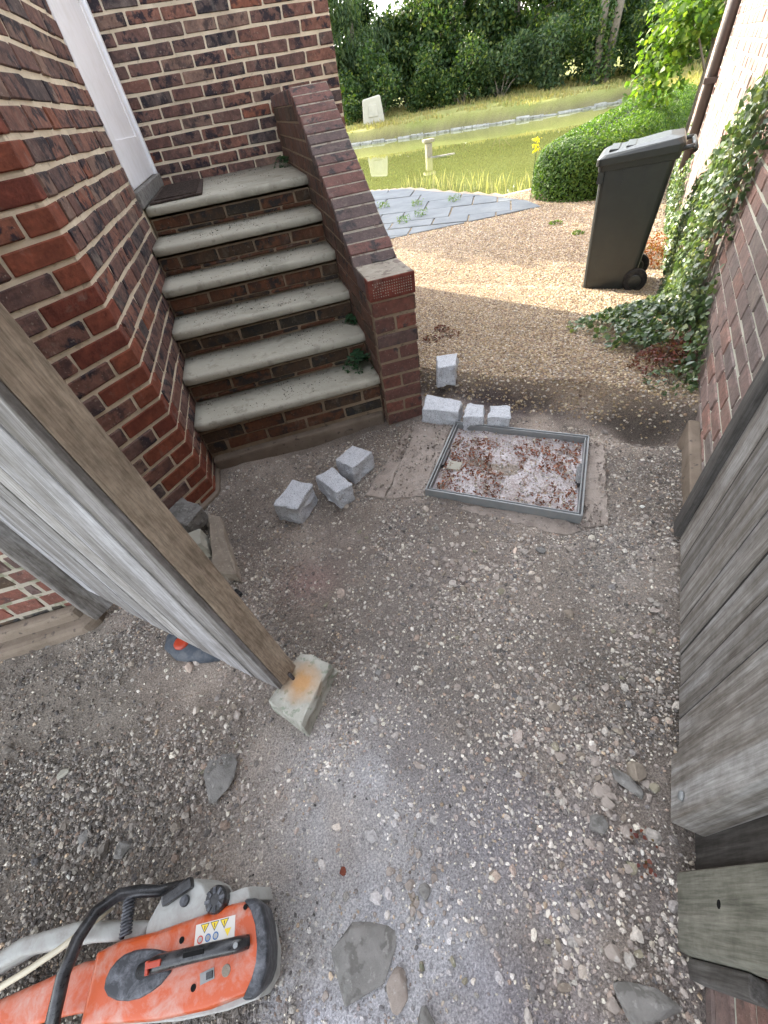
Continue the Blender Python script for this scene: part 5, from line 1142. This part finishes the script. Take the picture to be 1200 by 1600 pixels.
# eroded pale edge stones along the far shore
edge = thing('pond_edging', (10, 24, WATER_Z), 'pale eroded stone edging along the far shore of the pond', 'pond edging')
FS = [(18.6, 21.9), (14.6, 22.3), (10.4, 24.6), (7.5, 26), (5.9, 27), (4.2, 28.2)]
me_list = []
for i in range(len(FS)-1):
    a_, b_ = Vector(FS[i]), Vector(FS[i+1]); L_ = (b_-a_).length; n_ = int(L_/.57)
    for k in range(n_):
        p = a_.lerp(b_, (k+.5)/n_); an_ = math.atan2((b_-a_).y, (b_-a_).x)
        if not me_list or len(me_list) < 6:
            mb = MB().box(-.30, .30, -.12, .12, -.2, .13+random.uniform(-.04, .03)); m_ = mb.mesh('edging_stone', M['edgestone'], bevel=.03, seg=1)
            for v_ in m_.vertices: v_.co += Vector((random.uniform(-.03, .03), random.uniform(-.03, .03), random.uniform(-.03, .03)))
            me_list.append(m_)
        link('edging_stone', random.choice(me_list), edge, (p.x, p.y+.06, WATER_Z+random.uniform(-.06, .0)), (0, 0, an_+random.uniform(-.04, .04)))
# post standing in the pond
pp = thing('stone_pedestal', (6.53, 17.4, WATER_Z), 'small pale bird-bath pedestal standing in the pond', 'pedestal')
x0, y0 = 6.53, 17.4; mb = MB().prism([(x0-.10, y0-.10), (x0+.10, y0-.10), (x0+.10, y0+.10), (x0-.10, y0+.10)], WATER_Z-.2, WATER_Z+.36); mb.build('column', M['oldstone'], pp, bevel=.02)
mb = MB().prism([(x0-.19, y0-.13), (x0+.19, y0-.13), (x0+.19, y0+.13), (x0-.19, y0+.13)], WATER_Z+.38, WATER_Z+.47); mb.build('top_slab', M['oldstone'], pp, bevel=.03)
mb = MB().prism([(x0-.05, y0-.3), (x0+.75, y0-.5), (x0+.8, y0-.35), (x0, y0-.15)], WATER_Z-.1, WATER_Z+.02); mb.build('base_slab', M['slate'], pp, bevel=.02)
# pale box on the bank
kx, ky = 7.85, 28.95; kz = float(ground_z(np.array([kx]), np.array([ky]), False)[0])
bx = thing('stone_box', (kx, ky, kz), 'pale tapered box-shaped block standing on the bank beyond the pond', 'block')
ux, uy = .966, -.26; wx, wy = .26, .966
def kp(a_, b_, z_): return (kx+ux*a_+wx*b_, ky+uy*a_+wy*b_, kz+z_)
mb = MB(); mb.add([kp(-.58, -.4, -.1), kp(.58, -.4, -.1), kp(.58, .4, -.1), kp(-.58, .4, -.1), kp(-.50, -.28, .93), kp(.44, -.28, 1.02), kp(.44, .28, 1.02), kp(-.50, .28, .93)], [(3, 2, 1, 0), (4, 5, 6, 7), (0, 1, 5, 4), (1, 2, 6, 5), (2, 3, 7, 6), (3, 0, 4, 7)])
mb.build('body', M['palestone'], bx, bevel=.10, seg=4, smooth=True)
mb = MB(); mb.add([kp(-.25, -.41, .25), kp(.25, -.41, .25), kp(.22, -.33, .7), kp(-.22, -.33, .7), kp(-.25, -.36, .25), kp(.25, -.36, .25), kp(.22, -.28, .7), kp(-.22, -.28, .7)], [(0, 1, 2, 3), (7, 6, 5, 4), (0, 4, 5, 1), (1, 5, 6, 2), (2, 6, 7, 3), (3, 7, 4, 0)]); mb.build('panel', M['palestone'], bx, bevel=.02)

# ------------------------------------------------------------------ trees
def tree(x0, y0, h, r, n, size, mat, label, name='broadleaf_tree', trunk_r=.16, group='trees beyond the pond', low=.05, shape='quad', trunks=1, crown_off=(0, 0), clumps=16, shell=.5, limbs=6):
    z0 = float(ground_z(np.array([x0]), np.array([y0]), False)[0]) - .05
    tr = thing(name, (x0, y0, z0), label, 'tree', group); rn = random.Random(int(x0*77+y0*13)); mb = MB()
    cx_, cy_ = x0+crown_off[0], y0+crown_off[1]; C = []
    for _ in range(clumps):
        th_ = rn.uniform(0, 6.28); d_ = r*rn.random()**.6*.8; hz = rn.uniform(low*h, .92*h); sc_ = math.sin(math.pi*min(1, max(.12, (hz/h)*.85+.12)))**.5
        C.append((cx_+math.cos(th_)*d_*sc_, cy_+math.sin(th_)*d_*sc_, z0+hz, rn.uniform(.28, .5)*r*(.6+.4*sc_)))
    for k in range(trunks):
        ox = (k-(trunks-1)/2)*.55; top_ = (x0+ox*2.2+rn.uniform(-.2, .2), y0-ox*.9, z0+h*.85)
        mb.tube([(x0+ox*.6, y0-ox*.3, z0-.2), (x0+ox, y0-ox*.5, z0+h*.25), (x0+ox*1.5, y0-ox*.7, z0+h*.55), top_], [trunk_r*1.25, trunk_r, trunk_r*.75, trunk_r*.3], 9)
    for c in C[:limbs]: mb.tube([(x0, y0, z0+min(h*.35, (c[2]-z0)*.6)), ((x0+c[0])/2, (y0+c[1])/2, (z0+h*.3+c[2])/2), (c[0], c[1], c[2])], [trunk_r*.45, trunk_r*.3, trunk_r*.1], 6)
    mb.build('trunk', M['bark'], tr, smooth=True)
    C = np.array(C); i = rng.integers(0, len(C), n); dv = rng.normal(0, 1, (n, 3)); dv /= np.linalg.norm(dv, axis=1)[:, None]; rr = (rng.random(n)**shell)
    P = C[i, :3] + dv*(C[i, 3]*rr*(1+.35*(fbm(dv[:, 0]*3+i, dv[:, 2]*3, 9, 2, 1)-.5)*2))[:, None]*np.array([1, 1, .8]); k = P[:, 2] > z0+.03; P = P[k]; dv = dv[k]
    leaves('crown', P, dv*.6+np.array([0, 0, .5]), rng.uniform(size*.7, size*1.3, len(P)), shape, M[mat], tr, .6, yaw=(np.array([0, 0, -1.5]) if shape == 'long' else None))
    return tr
T = [(5.6, 36, 8.5, 3.6, 24000, .24, 'treeleaf2', 'drooping grey-green tree at the left end of the wood, behind the pale block', 'long'),
     (8.6, 34.5, 7.0, 2.5, 20000, .22, 'treeleaf2', 'grey-green tree just right of the drooping one beyond the pond', 'long'),
     (11.4, 33.8, 4.1, 2.6, 13000, .2, 'treeleaf', 'lower dark tree under the first sky gap beyond the pond', 'quad'),
     (14.2, 33.2, 7.8, 3.3, 19000, .22, 'treeleaf', 'full dark green tree behind the middle of the far bank', 'quad'),
     (17.0, 31.0, 7.8, 3.2, 19000, .22, 'treeleaf', 'dense tree left of the twin grey trunks', 'quad'),
     (27.5, 25.5, 3.6, 2.6, 9000, .22, 'treeleaf', 'low tree at the right end of the wood under the second sky gap', 'quad'),
     (10.6, 39.5, 5.6, 2.5, 12000, .26, 'treeleaf', 'second-row tree half closing the sky gap at the left', 'quad'),
     (14.6, 38.5, 7.5, 3.0, 12000, .28, 'treeleaf', 'second-row tree seen between the crowns left of centre', 'quad'),
     (20.5, 33.5, 8.5, 3.6, 12000, .28, 'treeleaf', 'second-row tree seen behind the twin grey trunks', 'quad'),
     (6.6, 40.5, 9.5, 3.0, 12000, .3, 'treeleaf', 'second-row tree behind the drooping tree at the left', 'quad'),
     (23.0, 28.4, 7.6, 3.4, 15000, .22, 'treeleaf', 'dark tree right of the twin grey trunks', 'quad')]
for (x0, y0, h, r, n, sz, mt, lb, sh) in T: tree(x0, y0, h, r, n, sz, mt, lb, shape=sh, clumps=22)
tree(18.35, 24.9, 9.5, 2.8, 2600, .2, 'treeleaf', 'tall tree with twin grey trunks at the edge of the wood', trunk_r=.17, low=.62, trunks=2, clumps=7)
def bush(x0, y0, h, r, n, size, mat, label, name='bush', group='bushes along the far bank'):
    z0 = float(ground_z(np.array([x0]), np.array([y0]), False)[0]) - .05; tr = thing(name, (x0, y0, z0), label, 'bush', group); rn = random.Random(int(x0*31+y0*7)); C = []
    for _ in range(9): th_ = rn.uniform(0, 6.28); d_ = r*rn.random()*.7; C.append((x0+math.cos(th_)*d_, y0+math.sin(th_)*d_, z0+rn.uniform(.15, .8)*h, rn.uniform(.35, .55)*r))
    mb = MB()
    for c in C: mb.tube([(x0, y0, z0-.1), ((x0+c[0])/2, (y0+c[1])/2, z0+(c[2]-z0)*.6), c[:3]], .03, 5)
    mb.build('branches', M['bark'], tr); C = np.array(C); i = rng.integers(0, len(C), n); dv = rng.normal(0, 1, (n, 3)); dv /= np.linalg.norm(dv, axis=1)[:, None]
    P = C[i, :3]+dv*(C[i, 3]*rng.random(n)**.45)[:, None]; P = P[P[:, 2] > z0]; leaves('crown', P, np.tile([0, 0, .6], (len(P), 1)), rng.uniform(size*.7, size*1.3, len(P)), 'quad', M[mat], tr, .8)
names = ['leftmost low bush at the foot of the wood behind the pale block', 'second low bush from the left at the foot of the wood', 'third low bush from the left at the foot of the wood', 'fourth low bush from the left at the foot of the wood', 'fifth low bush from the left at the foot of the wood', 'sixth low bush from the left, just before the twin trunks', 'low bush right behind the twin grey trunks', 'low bush right of the twin grey trunks', 'rightmost low bush at the foot of the wood']
for i, lb in enumerate(names):
    f = i/(len(names)-1); x0 = 7.2+f*14.8; y0 = 32.0-f*8.3 + random.uniform(-.4, .4); bush(x0, y0, random.uniform(2.0, 2.8), random.uniform(1.5, 1.9), 4200, .17, random.choice(['treeleaf', 'treeleaf', 'treeleaf2']), lb)
for i, lb in enumerate(['taller bush behind the low ones, left of centre', 'taller bush behind the low ones at the centre of the far bank', 'taller bush behind the low ones, right of centre', 'taller bush behind the twin grey trunks', 'taller bush behind the low ones at the far right']):
    f = i/4; bush(8.5+f*16.0, 35.0-f*8.6, 3.6, 2.6, 6500, .22, 'treeleaf', lb, group='taller bushes behind the far bank')
# far wooded hills behind
hills = thing('distant_wood', (20, 60, 0), 'hazy wooded slope seen far off through the gap at the right', 'wood'); hills['kind'] = 'structure'
P = []; 
for _ in range(26000):
    th_ = random.uniform(-.2, 1.25); R_ = random.uniform(75, 110); hmax = 4.2+2.5*mnoise.noise(Vector((th_*6, 0, 0)))+1.2*mnoise.noise(Vector((th_*25, 1, 0)))+.035*(R_-60); P.append((math.sin(th_)*R_, math.cos(th_)*R_, random.uniform(0, max(1.5, hmax))))
leaves('crown', np.array(P), np.tile([0, -.5, .6], (len(P), 1)), rng.uniform(.7, 1.4, len(P)), 'quad', M['treeleaf2'], hills, .8)
# overhanging lime-green tree at the wall end
tree(8.9, 9.0, 4.2, 1.3, 8500, .095, 'limeleaf', 'bright lime-green tree overhanging the hedge at the end of the brick wall', name='maple_tree', trunk_r=.05, group=None, low=.25, shape='ivy', clumps=20, crown_off=(.05, .25))
# shade tree behind the house wing, out of view and placed to shade the patio and gravel
tree(.3, 16.8, 7.3, 2.5, 8500, .24, 'treeleaf', 'unseen tree standing behind the brick wing, shading the paving', group=None, low=.45, clumps=22, trunk_r=.16)
sprig = thing('climbing_shrub', (1.02, 5.1, -.5), 'yellow-green sprigs poking out past the corner of the brick wing', 'shrub')
mb = MB().tube([(1.02, 5.1, -.5), (1.03, 5.12, .6), (1.02, 5.1, 1.5)], .01, 6); mb.build('stem', M['bark'], sprig)
P = []
for (px_, py_, pz_, rr_) in [(1.17, 5.12, 1.31, .09), (1.08, 5.08, 1.40, .05), (1.08, 5.08, 1.21, .05)]:
    for _ in range(34): P.append((px_+random.uniform(-rr_, rr_), py_+random.uniform(-.05, .05), pz_+random.uniform(-.03, .03)))
leaves('foliage', np.array(P), np.tile([0, -.3, 1.], (len(P), 1)), rng.uniform(.03, .05, len(P)), 'quad', M['limeleaf'], sprig, .7)
fl = thing('yellow_flower', (5.0, 8.45, -.5), 'tall yellow flower spike standing left of the hedge end', 'flower')
x0, y0 = 4.88, 7.98; mb = MB().tube([(x0, y0, -.4), (x0+.02, y0, .35)], .006, 5); mb.build('stem', M['fern'], fl)
P = np.stack([x0+rng.normal(0, .03, 60), y0+rng.normal(0, .03, 60), rng.uniform(.28, .46, 60)], 1); leaves('petals', P, rng.normal(0, 1, (60, 3)), rng.uniform(.03, .05, 60), 'quad', M['yellow'], fl, .5)

# ------------------------------------------------------------------ rubber base with red part, small bits
rb = thing('rubber_weight', (-.66, .90, 0), 'slate-blue rubber foot with a red centre lying behind the gate leaf', 'rubber foot')
out = [(-.765, .985), (-.77, .93), (-.72, .865), (-.64, .825), (-.565, .81), (-.53, .84), (-.56, .90), (-.63, .955), (-.70, .995)]
cx_ = sum(p[0] for p in out)/9; cy_ = sum(p[1] for p in out)/9
sm = [(cx_+(p[0]-cx_)*.62, cy_+(p[1]-cy_)*.62) for p in out]
loft([[(p[0], p[1], -.02) for p in out], [(p[0], p[1], .018) for p in out], [(cx_+(p[0]-cx_)*.9, cy_+(p[1]-cy_)*.9, .034) for p in out], [(p[0], p[1], .046) for p in sm]]).build('base', M['rubber'], rb, smooth=True)
MB().disc((-.690, .912, .042), .028, .014, 18, prof=[(.028, 0), (.028, .008), (.022, .014), (.010, .012)]).build('red_knob', M['redswitch'], rb, smooth=True)
mb = MB().box(-.018, .018, -.008, .008, 0, .022, T=(-.487, 1.085, .0), R=Matrix.Rotation(-.9, 3, 'Z')); o = mb.build('plastic_clip', M['black'], bevel=.003); tag(o, 'small black plastic clip on the ground behind the gate stile', 'clip')
for i, (x0, y0, lb) in enumerate([(.474, -.028, 'crumpled dark red leaf among the stones by the gate post'), (.447, -.085, 'smaller dark red leaf below the first one by the gate post')]):
    P = np.stack([x0+rng.normal(0, .012, 14), y0+rng.normal(0, .012, 14), .012+rng.random(14)*.01], 1); o = leaves('red_leaf', P, np.tile([0, 0, 1.], (14, 1)), rng.uniform(.007, .013, 14), 'ivy', M['redleaf']); tag(o, lb, 'leaf', 'red leaves by the gate post')

#SAW
exec_saw = True
SZ = .0
saw = thing('cut_off_saw', (-.58, .06, 0), 'dusty orange and grey petrol cut-off saw with black handles lying on the ground', 'power saw')
orange = [(-.752, .135), (-.70, .139), (-.625, .131), (-.531, .128), (-.463, .127), (-.419, .120), (-.398, .09), (-.391, .045), (-.398, .007), (-.424, -.014), (-.514, -.012), (-.611, .001), (-.765, .036)]
def scaled(poly, k, z, dx=0, dy=0):
    cx_ = sum(p[0] for p in poly)/len(poly); cy_ = sum(p[1] for p in poly)/len(poly); return [(cx_+(p[0]-cx_)*k+dx, cy_+(p[1]-cy_)*k+dy, z) for p in poly]
def shell(poly, levels, name, mat, smooth=True, bev=.004):
    loft([scaled(poly, l_[0], l_[1], l_[2] if len(l_) > 2 else 0) for l_ in levels]).build(name, M[mat], saw, bevel=bev, seg=2, smooth=smooth)
shell(orange, [(.90, .06, -.03), (.97, .09, -.022), (1.0, .165, -.003), (.985, .188), (.94, .199), (.80, .203)], 'body_cover', 'orange')
under = [(p[0]-.005, p[1]-.012) for p in orange]
shell([(p_[0]-.022 if p_[0] > -.45 else p_[0], p_[1]) for p_ in under], [(.9, .0), (1.0, .02), (1.0, .088)], 'lower_housing', 'sawwhite')
capp = [(p_[0]-.011, p_[1]) for p_ in [(-.418, .126), (-.396, .121), (-.381, .105), (-.374, .075), (-.372, .04), (-.377, .008), (-.390, -.012), (-.410, -.022), (-.428, -.018), (-.408, .005), (-.398, .025), (-.394, .05), (-.396, .08), (-.404, .105)]]
shell(capp, [(.9, .05, -.034), (.96, .07, -.026), (1.0, .15, -.012), (1.0, .188, -.005), (.95, .203, -.005)], 'rear_guard', 'greyblack')
grip = [(-.714, .075), (-.713, .088), (-.706, .100), (-.695, .108), (-.680, .113), (-.660, .113), (-.640, .110), (-.62, .104), (-.605, .098), (-.588, .090), (-.577, .076), (-.580, .060), (-.60, .048), (-.62, .043), (-.64, .041), (-.663, .044), (-.685, .051), (-.704, .062)]
shell(grip, [(1.0, .199), (1.0, .2045), (.93, .209)], 'grip_base', 'greyblack')
mb = MB().tube([(-.640, .078, .210), (-.60, .078, .222), (-.55, .073, .228), (-.49, .066, .228), (-.445, .060, .222), (-.425, .058, .206)], [.012, .0135, .0125, .012, .0125, .011], 12); hd_ = mb.build('top_handle', M['black'], saw, smooth=True)
MB().box(-.02, .02, -.0035, .0035, 0, .004, T=(-.52, .071, .2385), R=Matrix.Rotation(-.12, 3, 'Z')).build('handle_slot', M['screwhole'], saw)
MB().box(-.014, .014, -.005, .005, 0, .010, T=(-.600, .079, .229), R=Matrix.Rotation(-.1, 3, 'Z')).build('trigger_lock', M['redswitch'], saw, bevel=.002)
MB().box(-.003, .003, -.010, .010, 0, .008, T=(-.614, .077, .229)).build('trigger_lock', M['redswitch'], saw, bevel=.001)
MB().disc((-.440, .059, .2335), .005, .002, 12).build('screw', M['steel'], saw)
for (x0, y0, r_) in [(-.563, .100, .0055), (-.536, .026, .0055), (-.430, .112, .0045)]: MB().disc((x0, y0, .2015), r_, .0022, 12).build('screw', M['screwhole'], saw)
MB().disc((-.472, .031, .2012), .009, .0025, 16).build('plug', M['brownstone'], saw)
MB().box(-.014, .014, -.008, .008, 0, .0028, T=(-.509, .034, .2012), R=Matrix.Rotation(.05, 3, 'Z')).build('switch_plate', M['steel'], saw)
MB().box(-.006, .006, -.005, .005, 0, .003, T=(-.504, .034, .2035)).build('switch', M['black'], saw)
# sticker with warning triangles and round marks
st = MB().box(-.0415, .0415, -.016, .016, 0, .0012, T=(-.494, .094, .2022), R=Matrix.Rotation(-.10, 3, 'Z')).build('warning_sticker', plain('sticker_white', (.62, .62, .58), .4, .4, var=.1, dust=(.6, .45, .4), dustamt=.3), saw)
ylw = plain('sticker_yellow', (.75, .55, .03), .4, .4, var=.1); blu = plain('sticker_blue', (.05, .15, .4), .4, .4, var=.1); rdm = plain('sticker_red', (.55, .05, .04), .4, .4, var=.1)
R_ = Matrix.Rotation(-.10, 3, 'Z')
def lp_(x, y, z): v_ = R_ @ Vector((x, y, 0)); return (v_.x-.494, v_.y+.094, z)
for i in range(3):
    cx_ = -.022+i*.0205; mb = MB(); mb.add([lp_(cx_-.0095, .0145, .2036), lp_(cx_+.0095, .0145, .2036), lp_(cx_, .0, .2036)], [(0, 1, 2)]); sub(mb, 'sticker_triangle', M['black'], st, fix=False)
    mb = MB(); mb.add([lp_(cx_-.0075, .0134, .2039), lp_(cx_+.0075, .0134, .2039), lp_(cx_, .0022, .2039)], [(0, 1, 2)]); sub(mb, 'sticker_triangle', ylw, st, fix=False)
    mb = MB(); mb.add([lp_(cx_-.001, .0115, .2041), lp_(cx_+.001, .0115, .2041), lp_(cx_+.0006, .0055, .2041), lp_(cx_-.0006, .0055, .2041)], [(0, 1, 2, 3)]); sub(mb, 'sticker_mark', M['black'], st, fix=False)
for i, (mm) in enumerate([rdm, blu, blu]): 
    c_ = lp_(-.030+i*.016, -.0075, .2034); mb = MB().disc(c_, .0062, .0003, 14); sub(mb, 'sticker_disc', mm, st)
    mb = MB().disc((c_[0], c_[1], .20375), .0042, .0002, 14); sub(mb, 'sticker_disc', M['sawwhite'], st)
mb = MB(); mb.add([lp_(.020, -.001, .2036), lp_(.034, -.001, .2036), lp_(.027, -.013, .2036)], [(0, 1, 2)]); sub(mb, 'sticker_triangle', ylw, st, fix=False)
# grey starter / tank housing with caps at the back
hous = [(-.66, .125), (-.655, .150), (-.625, .188), (-.60, .197), (-.555, .197), (-.53, .18), (-.515, .150), (-.45, .145), (-.425, .145), (-.42, .12), (-.5, .11)]
shell(hous, [(.95, .03), (1.0, .05), (1.0, .165), (.95, .182), (.85, .186)], 'tank_housing', 'sawwhite')
R2 = Matrix.Rotation(.22, 3, 'Z'); MB().box(-.033, .033, -.011, .011, 0, .022, T=(-.582, .182, .180), R=R2).build('starter_grip', M['black'], saw, bevel=.005)
MB().disc((-.567, .162, .182), .010, .012, 14).build('starter_stub', M['greyblack'], saw)
kc = (-.492, .142, .180); fcap = MB().disc(kc, .0235, .030, 24, prof=[(.0235, 0), (.0235, .024), (.020, .030), (.010, .0305)]).build('filler_cap', M['black'], saw)
mb = MB()
for i in range(8): a_ = i*math.pi/4; mb.box(-.003, .003, .010, .021, 0, .0035, T=(kc[0], kc[1], kc[2]+.0295), R=Matrix.Rotation(a_, 3, 'Z'))
sub(mb, 'cap_ribs', M['greyblack'], fcap)
# wrap-round black front handle
mb = MB().tube([(-.86, -.03, .10), (-.81, .015, .19), (-.785, .06, .235), (-.770, .115, .250), (-.757, .16, .245), (-.742, .195, .225), (-.715, .215, .195), (-.68, .212, .175), (-.64, .20, .165), (-.60, .20, .13)], [.0125, .0125, .0125, .0125, .0125, .0125, .0125, .012, .011, .010], 14); mb.build('front_handle', M['black'], saw, smooth=True)
mb = MB(); pts_ = []
for i in range(90): a_ = i*.75; pts_.append((-.697+.010*math.cos(a_), .205-.0007*i, .180+.010*math.sin(a_)))
mb.tube(pts_, .0028, 6); mb.build('damper_spring', M['greyblack'], saw, smooth=True)
# bar, guard and hose
gp = lambda pts__, z0, z1: MB().prism(pts__, z0, z1)
gp([(-1.10, .125), (-.82, .135), (-.755, .125), (-.765, .050), (-.84, .062), (-1.10, .085)], .085, .125).build('guide_guard', M['orange'], saw, bevel=.010, seg=3, smooth=True)
gp([(-1.10, .065), (-.83, .045), (-.75, .035), (-.77, .018), (-1.10, .04)], .02, .09).build('guide_bar', M['sawwhite'], saw, bevel=.006)
gp([(-1.06, .192), (-.96, .215), (-.83, .205), (-.66, .155), (-.68, .130), (-.80, .160), (-.95, .182), (-1.06, .165)], .09, .150).build('front_housing', M['sawwhite'], saw, bevel=.010, seg=3, smooth=True)
mb = MB().tube([(-1.05, .12, .15), (-.97, .14, .17), (-.90, .150, .18), (-.83, .165, .185), (-.78, .185, .18), (-.745, .205, .16)], .0065, 8); mb.build('water_hose', M['hose'], saw, smooth=True)
